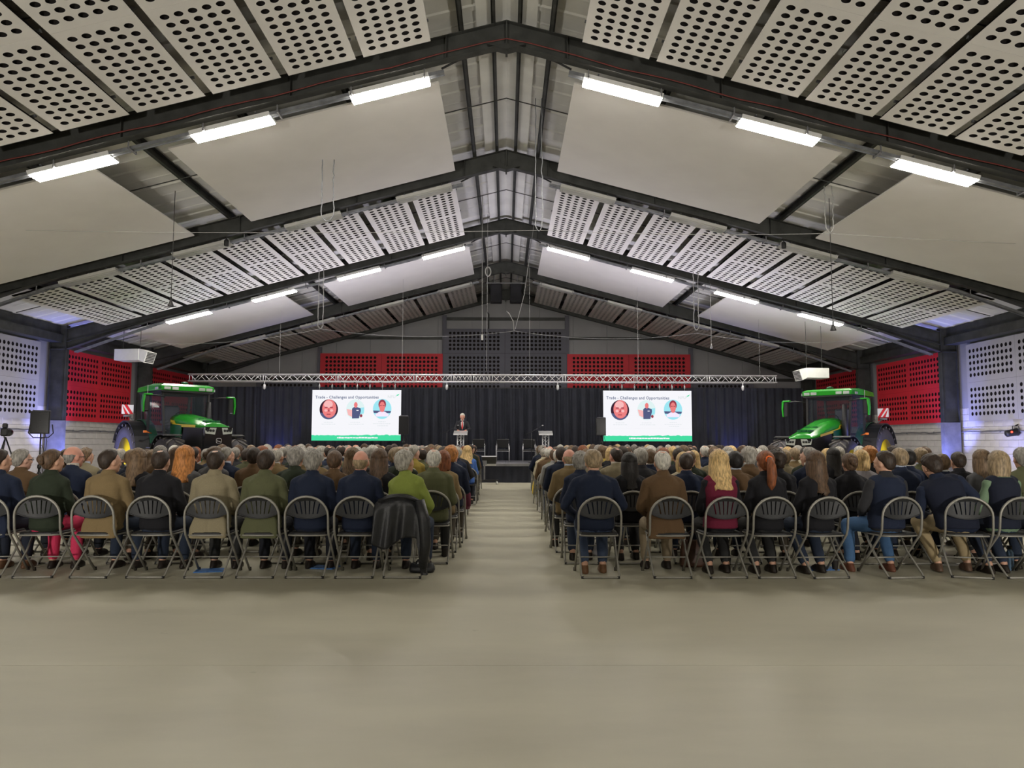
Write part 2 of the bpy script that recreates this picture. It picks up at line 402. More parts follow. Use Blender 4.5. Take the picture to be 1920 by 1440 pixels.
for j, y in enumerate(FY):
    fr = thing('portal_frame', f'dark steel portal frame, {ORD[j]} from the rear of the hall', 'frame', (0, y, 0), group='steel portal frames', kind='structure')
    for s in (-1, 1):
        g = MB(); ibeam(g, (0, 0, 8.6), (s * 14.75, 0, 8.6 - K * 14.75), .45)
        for xx in ((1.1, 3.9, 6.9, 9.9) if j < 8 else ()):      # web stiffeners
            z = rz_(8.6, xx); g.box(s * xx - .008, s * xx + .008, -.09, .09, z + .01, z + .44)
        part('rafter', fix_normals(g.mesh('rafter', 'steel')), None, fr)
        g = MB(); zt = 8.6 - K * 12.0
        poly = [(s * 12.0, zt + .02), (s * 12.1, zt - .02), (s * 14.75, 4.5), (s * 14.75, 5.1)]
        g.prism(poly, -.006, .006)
        g.bar((s * 12.05, 0, zt), (s * 14.75, 0, 4.5), .19, .014)
        part('haunch', fix_normals(g.mesh('haunch', 'steel')), None, fr)
        g = MB()
        xa, xb = s * 14.75, s * 15.3
        g.box(min(xa, xa + s * .02), max(xa, xa + s * .02), -.1, .1, 0, 5.3); g.box(min(xb, xb - s * .02), max(xb, xb - s * .02), -.1, .1, 0, 5.3)
        g.box(min(xa, xb), max(xa, xb), -.006, .006, 0, 5.3); g.box(min(xa, xb), max(xa, xb), -.1, .1, 4.48, 4.51)
        co = part('column', g, 'steel', fr)
        g = MB()
        g.box(min(xa - s * .006, xb), max(xa - s * .006, xb), -.104, .104, 0, 2.1)
        part('column_casing', g, 'steel2', fr, label='pale grey lower casing of the column')
    g = MB(); g.box(-.012, .012, -.095, .095, 8.61, 9.04); g.add([(-.35, -.1, 8.59), (0, -.1, 8.5), (.35, -.1, 8.59), (-.35, .1, 8.59), (0, .1, 8.5), (.35, .1, 8.59)], [(0, 1, 4, 3), (1, 2, 5, 4), (0, 2, 1), (3, 4, 5)], False)
    g.box(-.02, .02, -.05, .05, 8.42, 8.55)
    part('apex_plate', g, 'steel', fr)
    # cable tray following the underside of the frame, on its stage side
    if j < 8:
        tr = thing('cable_tray', f'grey metal cable tray clipped under the {ORD[j]} roof frame', 'cable tray', (0, y, 0), group='cable trays')
        g = MB()
        for s in (-1, 1):
            for dy in (.14, .26):
                p0 = (s * 1.15, dy, 8.52 - K * 1.15); p1 = (s * 14.3, dy, 8.52 - K * 14.3 - (0 if 1 else 0))
                g.bar((s * 1.15, dy, 8.50 - K * 1.15), (s * 11.9, dy, 8.50 - K * 11.9), .012, .06)
                g.bar((s * 11.9, dy, 8.50 - K * 11.9), (s * 14.6, dy, 4.42), .012, .06)
            g.bar((s * 1.15, .2, 8.49 - K * 1.15), (s * 11.9, .2, 8.49 - K * 11.9), .11, .006)
        part('tray', g, 'galv', tr)
        g = MB()
        g.tube([(-1.2, .2, 8.27), (-.9, .18, 8.42), (-.5, .12, 8.53), (0, .12, 8.6), (.5, .12, 8.53), (.9, .18, 8.42), (1.2, .2, 8.27)], .02, 6)
        part('cable', g, 'dark_cable', tr)
        me = None
        for s in (-1, 1):
            for i in range(9):
                x = 1.5 + i * 1.33
                if me is None:
                    g = MB(); g.cbox((0, 0, 0), (.03, .3, .02)); g.cbox((0, .14, .06), (.02, .02, .14)); g.cbox((0, -.14, .06), (.02, .02, .14)); me = g.mesh('clip', 'steel2')
                part('clip', me, None, tr, (s * x, .2, 8.46 - K * x))
# red cable along first visible frame
for j in (4,):
    g = MB(); pts = []
    for i in range(-24, 25):
        x = i * .42; pts.append((x, 12.98, rz_(8.66, x) + .045 * abs(sin(i * .65)) + (.0 if abs(x) > .6 else .02)))
    g.tube(pts, .012, 5); tag(part('red_cable', g, mat('red_cable', (.16, .02, .015), .6)), 'thin red cable sagging along the second visible steel rafter web', 'cable')
# eaves beams
for s in (-1, 1):
    g = MB(); g.box(min(s * 14.9, s * 15.3), max(s * 14.9, s * 15.3), YB, YG, 4.72, 4.98); g.box(min(s * 15.0, s * 15.4), max(s * 15.0, s * 15.4), YB, YG, 5.0, 5.3)
    tag(part('eaves_beam', g, 'steel'), f'dark steel eaves beam along the wall on {SIDE[s]}', 'beam', kind='structure')
# gable posts and rails
for x in (-9.3, -3.08, 3.08, 9.3):
    g = MB(); top = rz_(8.6, x) - .02
    g.box(x - .1, x + .1, YG - .14, YG - .01, 3.2, top)
    tag(part('gable_column', g, 'board_dg'), ('outer' if abs(x) > 5 else 'inner') + ' slate grey gable post on ' + SIDE[-1 if x < 0 else 1], 'post', kind='structure')
for (x0, x1, z) in ((-3.0, 3.0, 7.6), (-9.2, -3.18, 6.62), (3.18, 9.2, 6.62), (-14.5, -9.4, 4.55), (9.4, 14.5, 4.55)):
    g = MB(); g.box(x0, x1, YG - .13, YG, z - .07, z + .07)
    tag(part('gable_beam', g, 'steel'), f'dark horizontal gable rail at {z} metres, {"centre" if x0 * x1 < 0 else SIDE[-1 if x0 < 0 else 1]}', 'rail', kind='structure')
g = MB(); g.tube([(-.95, YG - .05, 8.3), (-.95, YG - .05, 7.95), (-.86, YG - .05, 7.85), (-.86, YG - .05, 7.1)], .035, 6)
tag(part('gable_pipe', g, 'steel'), 'dark pipe with a small offset running down the gable', 'pipe')

# ================================================================ PERFORATED BOARDS
def board_mesh(name, W, Hh, nx, ny, pitch, r, mat_, th=.006):
    """board in the XY plane, centred, face towards -Z, round holes really cut"""
    g = MB(); n = 16; x0, y0 = -nx * pitch / 2, -ny * pitch / 2; h = pitch / 2
    for j in range(ny):
        for i in range(nx):
            cx, cy = x0 + (i + .5) * pitch, y0 + (j + .5) * pitch
            inner = []; outer = []; inn2 = []
            for k in range(n):
                a = 2 * pi * k / n; c_, s_ = cos(a), sin(a); q = h / max(abs(c_), abs(s_))
                inner.append((cx + r * c_, cy + r * s_, 0)); outer.append((cx + q * c_, cy + q * s_, 0)); inn2.append((cx + r * c_, cy + r * s_, th))
            vs = inner + outer + inn2; fs = []
            for k in range(n):
                k2 = (k + 1) % n; fs.append((k, k2, n + k2, n + k)); fs.append((2 * n + k, 2 * n + k2, k2, k))
            g.add(vs, fs, False)
    X, Y = W / 2, Hh / 2; a, c = -x0, -y0
    for (p, q, r_, s_) in ((-X, X, -Y, -c), (-X, X, c, Y), (-X, -a, -c, c), (a, X, -c, c)):
        g.add([(p, r_, 0), (p, s_, 0), (q, s_, 0), (q, r_, 0)], [(0, 1, 2, 3)], False)
    P = [(-X, -Y), (X, -Y), (X, Y), (-X, Y)]
    g.add([(*p, 0) for p in P] + [(*p, th) for p in P], [(k, (k + 1) % 4, 4 + (k + 1) % 4, 4 + k) for k in range(4)], False)
    return g.mesh(name, mat_)
AT = math.atan(K)
def backing_mesh(W, Hh, z=.045, m='felt'):
    g = MB(); g.box(-W / 2, W / 2, -Hh / 2, Hh / 2, z, z + .02); return g.mesh('backing', m)
ZP = 8.7
bl = {}
def ceiling_panel(s, xc, wd, ya, yb, label, group, key):
    L_ = (yb - ya) / 2; wsl = wd / cos(AT)
    o = thing('acoustic_panel', label, 'ceiling panel', (s * xc, (ya + yb) / 2, rz_(ZP, xc)), group=group, rot=(0, s * AT, 0))
    if key not in bl:
        bl[key] = (board_mesh('board', wsl, L_ - .006, 5, 11, .204, .066, 'board_w'), backing_mesh(wsl - .04, 2 * L_ - .02))
        g = MB()
        for yy in (-L_ * .8, 0, L_ * .8): g.box(-wsl / 2 - .03, wsl / 2 + .03, yy - .02, yy + .02, .066, .10)
        bl[key] += (g.mesh('batten', 'galv'),)
    b0, b1, b2 = bl[key]
    for q in (-1, 1): part('board', b0, None, o, (0, q * L_ / 2, 0))
    part('backing', b1, None, o); part('batten', b2, None, o)
for s in (-1, 1):
    for k in range(9):
        ceiling_panel(s, 1.32 + 1.29 * k + .58, 1.16, 7.55, 12.5, f"{ORD[k]} perforated white strip from ridge on {SIDE[s]}, bay above the photographer", 'perforated roof panels', 'A')
    for k in range(9):
        ceiling_panel(s, 1.38 + 1.333 * k + .60, 1.19, 19.85, 24.6, f"{ORD[k]} perforated white strip from ridge on {SIDE[s]}, middle roof bay", 'perforated roof panels', 'C')
    for k in range(9):
        ceiling_panel(s, 1.40 + 1.333 * k + .60, 1.19, 32.1, 36.6, f"{ORD[k]} perforated strip from ridge on {SIDE[s]}, dim bay over stage", 'perforated roof panels', 'E')
    for (y0, y1, bay) in ((14.0, 18.72, 'the bay over the back rows'), (26.0, 30.55, 'the bay over the front rows'), (1.9, 6.6, 'the bay behind the camera')):
        for (xa, xb, nm) in ((1.31, 6.5, 'upper'), (7.93, 13.3, 'lower')):
            o = thing('ceiling_panel', f'{nm} large plain white ceiling board on {SIDE[s]} in {bay}', 'ceiling panel', (s * (xa + xb) / 2, (y0 + y1) / 2, rz_(ZP, (xa + xb) / 2)), group='plain roof panels', rot=(0, s * AT, 0))
            wd = (xb - xa) / cos(AT); ln = y1 - y0
            g = MB(); g.rbox((0, 0, .02), (wd, ln, .04), .004)
            part('board', g, 'plain_w', o)
            g = MB()
            for yy in (-ln * .46, 0, ln * .46): g.box(-wd / 2 + .1, wd / 2 - .1, yy - .03, yy + .03, .042, .12)
            part('batten', g, 'steel', o)
# suspension rails in open gaps
# ---------------------------------------------------------------- ceiling light fixtures
def fixture_meshes(on):
    g = MB()
    prof = [(-.2, .075), (-.19, .0), (-.17, -.005), (.17, -.005), (.19, 0), (.2, .075)]
    n = len(prof)
    V = [(x, p[0], p[1]) for x in (-.75, .75) for p in prof]
    g.add(V, [tuple(range(n)), tuple(range(2 * n - 1, n - 1, -1))] + [(k, n + k, n + (k + 1) % n, (k + 1) % n) for k in range(n)], False)
    house = fix_normals(g.mesh('housing', 'white' if on else 'diffuser_off'))
    g = MB()
    for k in range(4):
        yc = -.132 + .088 * k; q = []
        for x in (-.735, .735):
            q.append([(x, yc - .040, -.008), (x, yc - .028, -.022), (x, yc, -.03), (x, yc + .028, -.022), (x, yc + .040, -.008)])
        g.rings(q, True, True)
    dif = fix_normals(g.mesh('diffuser', 'diffuser_on' if on else 'diffuser_off'))
    return house, dif
FM = {True: fixture_meshes(True), False: fixture_meshes(False)}
g = MB(); g.cbox((0, 0, .13), (.03, .25, .02)); g.cbox((-.0, .0, .1), (.02, .02, .1)); hang = g.mesh('hanger', 'galv')
for (y, on, nm) in ((-10.6, False, 'rearmost row'), (-4.6, True, 'row behind the camera'), (13.42, True, 'lit row over the back seats'), (19.3, False, 'unlit middle row'), (25.35, True, 'lit row over the front seats'), (31.4, False, 'unlit row nearest the stage')):
    for s in (-1, 1):
        for k in range(4):
            xc = 2.15 + 2.89 * k
            o = thing('ceiling_light', f'{ORD[k]} long light from ridge on {SIDE[s]}, {nm}', 'ceiling light', (s * xc, y, rz_(8.47, xc)), group=nm + ' of ceiling lights', rot=(0, s * AT, 0))
            part('housing', FM[on][0], None, o); part('diffuser', FM[on][1], None, o)
            for q in (-.5, .5): part('hanger', hang, None, o, (q, -.05, 0))
# ---------------------------------------------------------------- wall panels
def wall_board_set(label, color, xw, y0, y1, z0, z1, nyb, s):
    o = thing('acoustic_panel', label, 'wall panel', (xw, (y0 + y1) / 2, (z0 + z1) / 2), group='side wall acoustic panels', rot=(0, s * pi / 2, 0))
    # local x -> vertical, local y -> along the wall
    Hh = (z1 - z0) / 2; W = (y1 - y0) / nyb
    key = (color, round(W, 3), round(Hh, 3))
    if key not in bl: bl[key] = (board_mesh('board', Hh - .004, W - .006, 5, 11, .198, .064, color), backing_mesh(2 * Hh - .02, W * nyb - .02, .045))
    for i in range(nyb):
        for q in (-1, 1): part('board', bl[key][0], None, o, (q * Hh / 2, (i - (nyb - 1) / 2) * W, 0))
    part('backing', bl[key][1], None, o)
for s in (-1, 1):
    X = s * 15.28
    wall_board_set('grey perforated panels on wall between columns, ' + SIDE[s], 'board_g', X, 19.75, 24.5, 2.12, 4.66, 2, s)
    wall_board_set('red perforated panels on wall behind the tractor, ' + SIDE[s], 'board_r', X, 25.75, 30.5, 2.12, 4.6, 2, s)
    wall_board_set('dim red perforated panels in the corner beside the stage, ' + SIDE[s], 'board_r', X, 31.75, 36.5, 2.12, 4.6, 2, s)
    wall_board_set('grey perforated panels on wall beside the seating, ' + SIDE[s], 'board_g', X, 13.75, 18.5, 2.12, 4.6, 2, s)
# gable panels (face -y)
def gable_set(label, color, x0, x1, z0, z1, nb, rows):
    o = thing('acoustic_panel', label, 'wall panel', ((x0 + x1) / 2, YG - .2, (z0 + z1) / 2), group='gable acoustic panels', rot=(-pi / 2, 0, 0))
    W = (x1 - x0) / nb; Hh = (z1 - z0) / rows
    key = (color, round(W, 2), round(Hh, 2), 'g')
    if key not in bl: bl[key] = board_mesh('board', W - .012, Hh - .01, 13, 5, .2, .069, color)
    for i in range(nb):
        for j in range(rows): part('board', bl[key], None, o, ((i - (nb - 1) / 2) * W, (j - (rows - 1) / 2) * Hh, 0))
    g = MB(); g.box(-(x1 - x0) / 2 + .01, (x1 - x0) / 2 - .01, -(z1 - z0) / 2 + .01, (z1 - z0) / 2 - .01, .045, .06)
    part('backing', g, 'felt', o)
gable_set('slate grey perforated panels in the centre of the gable', 'board_dg', -3.12, 3.05, 3.36, 7.08, 2, 3)
gable_set('red perforated panels on the gable above the screen on ' + SIDE[-1], 'board_r', -9.25, -3.14, 3.36, 5.82, 2, 2)
gable_set('red perforated panels on the gable above the screen on ' + SIDE[1], 'board_r', 3.07, 9.25, 3.36, 5.82, 2, 2)
for s in (-1, 1):
    gable_set('dark perforated strip at the gable end above curtain, ' + SIDE[s], 'board_dg', min(s * 9.35, s * 12.4), max(s * 9.35, s * 12.4), 3.2, 4.44, 1, 1)
# conduit along the side walls
for s in (-1, 1):
    g = MB(); rr_ = random.Random(3); pts = []
    for i in range(60):
        pts.append((s * 15.36, 19.5 + i * .3, 1.78 + rr_.uniform(-.02, .02)))
    g.tube(pts, .022, 6)
    for i in range(0, 60, 6): g.ell((s * 15.36, 19.5 + i * .3, 1.78), (.03, .04, .035), 8, 6)
    tag(part('wall_pipe', g, 'steel2'), 'thin pipe with joints along the block wall, ' + SIDE[s], 'pipe')

# ================================================================ STAGE END
ZS = .66
st = thing('stage', 'low black stage platform with a grey top edge', 'stage', (0, 0, 0))
for i in range(-4, 4):
    g = MB(); g.box(i * 1.2 + .003, i * 1.2 + 1.197, 26.22, 30.9, ZS - .09, ZS); part('deck', g, 'stagetop', st)
g = MB(); g.box(-4.8, 4.8, 26.2, 26.22, ZS - .09, ZS); part('edge_trim', g, 'steel2', st)
g = MB(); vs = []; n = 160
for zz in (0.0, ZS - .09):
    for k in range(n + 1): vs.append((-4.8 + 9.6 * k / n, 26.24 + .018 * sin(k * 1.3) + .01 * sin(k * .37), zz))
g.add(vs, [(k, k + 1, n + 2 + k, n + 1 + k) for k in range(n)], True); part('skirt', g, 'curtain', st)
# curtains
for i in range(12):
    x0 = -12.6 + i * 2.1; top = 3.68 if 2 < i < 9 else 3.72
    g = MB(); n = 84; rr_ = random.Random(i); ph = rr_.uniform(0, 6); vs = []
    am = .07 if 2 < i < 9 else .035
    for (zz, sc) in ((0.02, 1.15), (1.2, 1.1), (2.5, .95), (top, .7)):
        for k in range(n + 1):
            t = k / n; x = x0 + 2.1 * t
            y = 31.5 + sc * am * (sin(t * 38 + ph + .4 * sin(zz)) + .5 * sin(t * 71 + ph * 2 + zz * .5) + .6 * sin(t * 13 + ph * 3 + zz * .6))
            vs.append((x, y, zz))
    fs = []
    for j in range(3):
        for k in range(n): fs.append((j * (n + 1) + k, j * (n + 1) + k + 1, (j + 1) * (n + 1) + k + 1, (j + 1) * (n + 1) + k))
    g.add(vs, fs, True)
    tag(part('curtain', g, 'curtain'), f'tall pleated black drape, {ORD[i]} along the stage backdrop from {SIDE[-1]}', 'curtain', 'black backdrop drapes')
g = MB(); g.tube([(-12.6, 31.74, 3.7), (12.6, 31.74, 3.7)], .03, 8)
for x in (-12.5, -8.4, -4.2, 0, 4.2, 8.4, 12.5): g.tube([(x, 31.76, 0), (x, 31.76, 3.7)], .025, 6)
tag(part('curtain_rail', g, 'black'), 'black pipe rail and uprights carrying the backdrop drapes', 'curtain rail')
for x, z in ((-8.05, 3.3), (7.75, 3.3)):
    g = MB(); g.tube([(x, 31.3, z - .25), (x, 31.3, z + .2)], .012, 6); g.tube([(x, 31.3, z + .2), (x, 31.72, 3.7)], .006, 5)
    tag(part('curtain_rod', g, 'white'), 'short pale rod hanging against the drapes on ' + SIDE[-1 if x < 0 else 1], 'rod')

# truss
tr = thing('lighting_truss', 'long silver box truss hanging in front of the stage', 'truss', (0, 28, 0))
TX0, TX1, TZ0, TZ1 = -11.85, 10.2, 3.66, 3.92
for (yy, zz) in ((-.13, TZ0), (.13, TZ0), (-.13, TZ1), (.13, TZ1)):
    g = MB(); g.tube([(TX0, yy, zz), (TX1, yy, zz)], .026, 8); part('chord', g, 'silver', tr)
segs = [TX0, -9.1, -6.3, -3.4, -2.0, -1.25, -.55, 2.2, 4.9, 7.6, TX1]
rr_ = random.Random(4)
for a, b_ in zip(segs[:-1], segs[1:]):
    g = MB(); n = max(2, int(round((b_ - a) / .27)))
    n += n % 2
    for yy in (-.13, .13):
        for k in range(n):
            xa = a + .06 + (b_ - a - .12) * k / n; xb = a + .06 + (b_ - a - .12) * (k + 1) / n
            za, zb = (TZ0, TZ1) if (k + (yy > 0)) % 2 else (TZ1, TZ0)
            g.tube([(xa, yy, za), (xb, yy, zb)], .011, 6)
    for xx in (a + .05, b_ - .05):
        for yy in (-.13, .13): g.tube([(xx, yy, TZ0), (xx, yy, TZ1)], .012, 6)
        for zz in (TZ0, TZ1): g.tube([(xx, -.13, zz), (xx, .13, zz)], .012, 6)
    part('lattice', g, 'silver', tr)
for i_, x in enumerate((-8.5, -3.9, 0.9, 5.0, 9.6)):
    g = MB(); g.tube([(x, 28, 3.9), (x, 28, rz_(8.6, x))], .004, 5)
    tag(part('hoist_cable', g, 'cable'), f'{ORD[i_]} thin suspension cable holding the truss, counted from the speaker side', 'cable', 'truss suspension cables')
# small lamps/hooks under truss
for i_, x in enumerate((-9.0, -2.2, 1.95, 8.9)):
    g = MB(); g.tube([(0, 0, .16), (0, 0, .05)], .02, 6); g.lathe([(.02, .06), (.05, .02), (.055, -.08), (.03, -.14), (.01, -.15)], 12)
    tag(part('spot_lamp', g, 'silver', None, (x, 27.87, 3.5)), f'{ORD[i_]} small silver lamp under the truss, counted from the speaker side', 'lamp', 'small truss lamps')

# LED screens
def text_mesh(txt, size):
    cu = bpy.data.curves.new('lettering', 'FONT'); cu.body = txt; cu.size = size; cu.resolution_u = 2; cu.space_character = 1.08; cu.offset = .0035
    o = bpy.data.objects.new('tmp', cu); COL.objects.link(o); dg = bpy.context.evaluated_depsgraph_get()
    me = bpy.data.meshes.new_from_object(o.evaluated_get(dg)); bpy.data.objects.remove(o); bpy.data.curves.remove(cu); return me
def led_screen(xc, zc, label, yaw):
    W, Hh = 3.4, 1.93
    o = thing('led_screen', label, 'screen', (xc, 28.5, zc), rz=yaw)
    g = MB(); g.rbox((0, .06, 0), (W + .02, .11, Hh + .02), .01); part('cabinet', g, 'black', o)
    for i in range(7):
        for j in range(4):
            g = MB(); x0 = -W / 2 + W / 7 * i; z0 = -Hh / 2 + Hh / 4 * j
            g.box(x0 + .0002, x0 + W / 7 - .0002, -.004, 0, z0 + .0002, z0 + Hh / 4 - .0002); part('panel', g, 'scr_bg', o)
    def flat(name, m, poly, d):
        g = MB(); g.prism(poly, -.005 - d, -.004 - d); part(name, g, m, o)
    def disc(cx, cz, rx, rz, n=28, a0=0, a1=2 * pi): return [(cx + rx * cos(a0 + (a1 - a0) * k / n), cz + rz * sin(a0 + (a1 - a0) * k / n)) for k in range(n)]
    def clip_circle(poly, cx, cz, R):
        out = []
        for (x, z) in poly:
            dx, dz = x - cx, z - cz; d = sqrt(dx * dx + dz * dz)
            if d > R: x, z = cx + dx * R / d, cz + dz * R / d
            out.append((x, z))
        return out
    # lower green band with uneven top edge
    rr_ = random.Random(5); top = []
    for k in range(49):
        top.append((W / 2 - W * k / 48, -Hh / 2 + .205 + rr_.uniform(-.012, .012) + (.03 * rr_.random() if 6 < k < 20 else 0)))
    flat('green_band', 'scr_green', [(-W / 2, -Hh / 2), (W / 2, -Hh / 2)] + top, .0)
    t = text_mesh('Trade - Challenges and Opportunities', .158); t.materials.append(M['scr_title'])
    t.transform(Matrix.Scale(2.42 / max(v.co.x for v in t.vertices), 4, (1, 0, 0)))
    part('lettering', t, None, o, (-W / 2 + .12, -.008, Hh / 2 - .33), (pi / 2, 0, 0), label='slate blue slide title')
    t = text_mesh('NFU', .15); t.materials.append(M['scr_text']); part('lettering', t, None, o, (W / 2 - .52, -.008, Hh / 2 - .31), (pi / 2, 0, 0), label='faint grey slide logo letters')
    flat('leaf_logo', 'scr_green', [(W / 2 - .2, Hh / 2 - .26), (W / 2 - .17, Hh / 2 - .19), (W / 2 - .06, Hh / 2 - .14), (W / 2 - .11, Hh / 2 - .21), (W / 2 - .16, Hh / 2 - .22)], .003)
    # slide hashtag line and captions, too small to read in the picture: dashes
    g = MB(); x = -W / 2 + .98; rr_ = random.Random(9)
    for wd in (.05, .08, .1, .03, .06, .1, .08, .12, .1, .08, .12, .09, .14, .1, .13):
        g.box(x, x + wd, -.009, -.006, -Hh / 2 + .085 + rr_.uniform(-.006, .006), -Hh / 2 + .135 + rr_.uniform(-.008, .01)); x += wd + .012
    part('caption', g, 'scr_bg', o, label='white caption line in the green band')
    C3 = [(-W / 2 + .64, .22), (-W / 2 + 1.66, .22), (-W / 2 + 2.68, .24)]
    R = .365
    for (cx, cz), m in zip(C3, ('scr_black', 'scr_pale', 'scr_cyan')):
        flat('portrait_ground', m, disc(cx, cz, R * .97, R * 1.05), .001)
    # portrait one: close face
    cx, cz = C3[0]
    flat('portrait_collar', 'scr_navy', disc(cx, cz, R * .97, R * 1.05, 28, pi * 1.1, pi * 1.85), .002)
    flat('portrait_face', 'scr_red', disc(cx + .02, cz + .03, .27, .35), .003)
    flat('portrait_face', 'scr_pink', disc(cx - .02, cz + .2, .17, .14), .004)
    for q in (-1, 1):
        flat('portrait_eye', 'scr_red2', [(cx + q * .1 - .06, cz + .06), (cx + q * .1 + .06, cz + .06), (cx + q * .1 + .05, cz + .1), (cx + q * .1 - .05, cz + .1)], .005)
        flat('portrait_face', 'scr_pink', disc(cx + q * .11, cz - .04, .06, .05, 14), .005)
    flat('portrait_nose', 'scr_red2', [(cx - .03, cz - .08), (cx + .03, cz - .08), (cx + .012, cz + .06)], .005)
    flat('portrait_mouth', 'scr_red2', [(cx - .08, cz - .2), (cx + .08, cz - .2), (cx + .07, cz - .17), (cx - .07, cz - .17)], .005)
    # portrait two: half figure in a dark gilet
    cx, cz = C3[1]
    flat('portrait_scene', 'scr_pink', clip_circle([(cx - .34, cz - .26), (cx - .1, cz - .3), (cx - .12, cz - .02), (cx - .34, cz + .02)], cx, cz, R * .96), .002)
    flat('portrait_scene', 'scr_cyan', clip_circle([(cx + .17, cz - .2), (cx + .34, cz - .16), (cx + .33, cz + .08), (cx + .18, cz + .06)], cx, cz, R * .96), .002)
    flat('portrait_body', 'scr_navy', clip_circle([(cx - .13, cz - .36), (cx + .15, cz - .36), (cx + .21, cz - .05), (cx + .2, cz + .04), (cx + .06, cz + .09), (cx - .06, cz + .09), (cx - .13, cz + .03)], cx, cz, R * 1.0), .003)
    flat('portrait_face', 'scr_red', disc(cx + .01, cz + .17, .07, .11, 18), .004)
    flat('portrait_badge', 'scr_bg', [(cx + .04, cz - .05), (cx + .12, cz - .05), (cx + .12, cz - .02), (cx + .04, cz - .02)], .005)
    flat('portrait_hand', 'scr_red2', disc(cx + .22, cz - .24, .05, .06, 12), .004)
    # portrait three: head and shoulders with glasses
    cx, cz = C3[2]
    flat('portrait_scene', 'scr_navy', clip_circle([(cx - .36, cz - .18), (cx + .36, cz - .18), (cx + .36, cz - .08), (cx - .36, cz - .06)], cx, cz, R * .96), .002)
    flat('portrait_body', 'scr_lilac', clip_circle([(cx - .3, cz - .38), (cx + .3, cz - .38), (cx + .26, cz - .2), (cx + .1, cz - .1), (cx - .1, cz - .1), (cx - .26, cz - .2)], cx, cz, R * 1.0), .003)
    flat('portrait_hair', 'scr_red2', disc(cx, cz + .17, .145, .19, 22), .004)
    flat('portrait_face', 'scr_red', disc(cx, cz + .08, .11, .2, 22), .005)
    for q in (-1, 1): flat('portrait_glasses', 'scr_black', [(cx + q * .055 - .04, cz + .12), (cx + q * .055 + .04, cz + .12), (cx + q * .055 + .036, cz + .138), (cx + q * .055 - .036, cz + .138)], .006)
    for (cx, cz), ls in zip(C3, ((.34, .52), (.36, .5), (.28, .66, .34))):
        g = MB()
        for i, l in enumerate(ls):
            x = cx - l / 2; rr_ = random.Random(i + int(cx * 100))
            while x < cx + l / 2:
                wd = rr_.uniform(.03, .09); g.box(x, x + wd, -.008, -.006, cz - .5 - .075 * i, cz - .475 - .075 * i); x += wd + .02
        part('caption', g, 'scr_text', o, label='faint grey caption lines')
    for i in range(7):
        x = -W / 2 + .25 + i * (W - .5) / 6
        g = MB(); g.tube([(x, .06, Hh / 2), (x, .06, Hh / 2 + .2)], .012, 6); g.lathe([(.005, Hh / 2 + .26), (.03, Hh / 2 + .18), (.035, Hh / 2 + .12), (.01, Hh / 2 + .06)], 8)
        g.v = [(a + (x if abs(a) < .05 and False else 0), b, c) for a, b, c in g.v]
        nn = 4 * 8
        g.v[-nn:] = [(a + x, b + .06, c) for a, b, c in g.v[-nn:]]
        part('hanging_clamp', g, 'silver', o)
        g = MB(); g.tube([(x, .06, Hh / 2 + .2), (x, -.37, Hh / 2 + .29)], .01, 5); g.cbox((x, -.37, Hh / 2 + .27), (.06, .08, .08)); part('strap', g, 'black', o)
led_screen(-5.68, 2.42, "bright slide screen hanging on the speaker's side of the stage", -.02)
led_screen(5.43, 2.42, "bright slide screen hanging on the empty lectern's side of the stage", .02)

# loudspeakers on stands by the screens
def pa_speaker(x, y, zb, zt, wd, base, label, rz=0, yoke=False):
    o = thing('loudspeaker', label, 'loudspeaker', (x, y, base), rz=rz)
    h = zt - zb; zb -= base; zt -= base
    g = MB(); P = [(-wd / 2, -.16), (wd / 2, -.16), (wd / 2 * .72, .17), (-wd / 2 * .72, .17)]
    g.prism(P, zb, zt, 'z'); part('cabinet', fix_normals(g.mesh('cabinet', 'black')), None, o)
    g = MB(); g.rbox((0, -.17, (zb + zt) / 2), (wd * .9, .02, h * .94), .006); part('grille', g, 'blackgloss', o)
    g = MB(); g.cbox((0, 0, zt + .012), (wd * .8, .26, .02)); part('top_panel', g, 'board_dg', o)
    g = MB(); g.tube([(0, 0, .5), (0, 0, zb)], .02, 8); g.tube([(0, 0, .1), (0, 0, .7)], .027, 8); g.lathe([(.045, .68), (.05, .72), (.045, .78), (.02, .79)], 10)
    part('pole', g, 'black', o)
    if yoke:
        g = MB(); g.tube([(-wd * .55, 0, zb + .25), (-wd * .62, 0, zb + .02), (-wd * .38, 0, zb - .1), (wd * .38, 0, zb - .1), (wd * .62, 0, zb + .02), (wd * .55, 0, zb + .25)], .015, 6); part('yoke', g, 'black', o)
    for k in range(3):
        a = 2 * pi * k / 3 + .5; g = MB(); g.tube([(0, 0, .62), (.42 * cos(a), .42 * sin(a), .02)], .014, 6); g.tube([(0, 0, .2), (.27 * cos(a), .27 * sin(a), .25)], .01, 5)
        part('leg', g, 'black', o)
    g = MB(); g.tube([(.05, .1, zb + .1), (.12, .14, zb - .2), (.1, .1, zb - .5), (.02, .05, zb - .3)], .008, 5); part('cable', g, 'dark_cable', o)
pa_speaker(-3.72, 27.4, 1.68, 2.35, .36, ZS, "black loudspeaker on stand beside the screen on speaker's side", .1)
pa_speaker(3.52, 27.4, 1.66, 2.3, .36, ZS, "black loudspeaker on stand beside the screen, empty lectern's side", -.25)
pa_speaker(-12.35, 20.0, 1.6, 2.2, .46, 0, 'large black loudspeaker in a yoke on stand by the grey wall panels', .35, True)

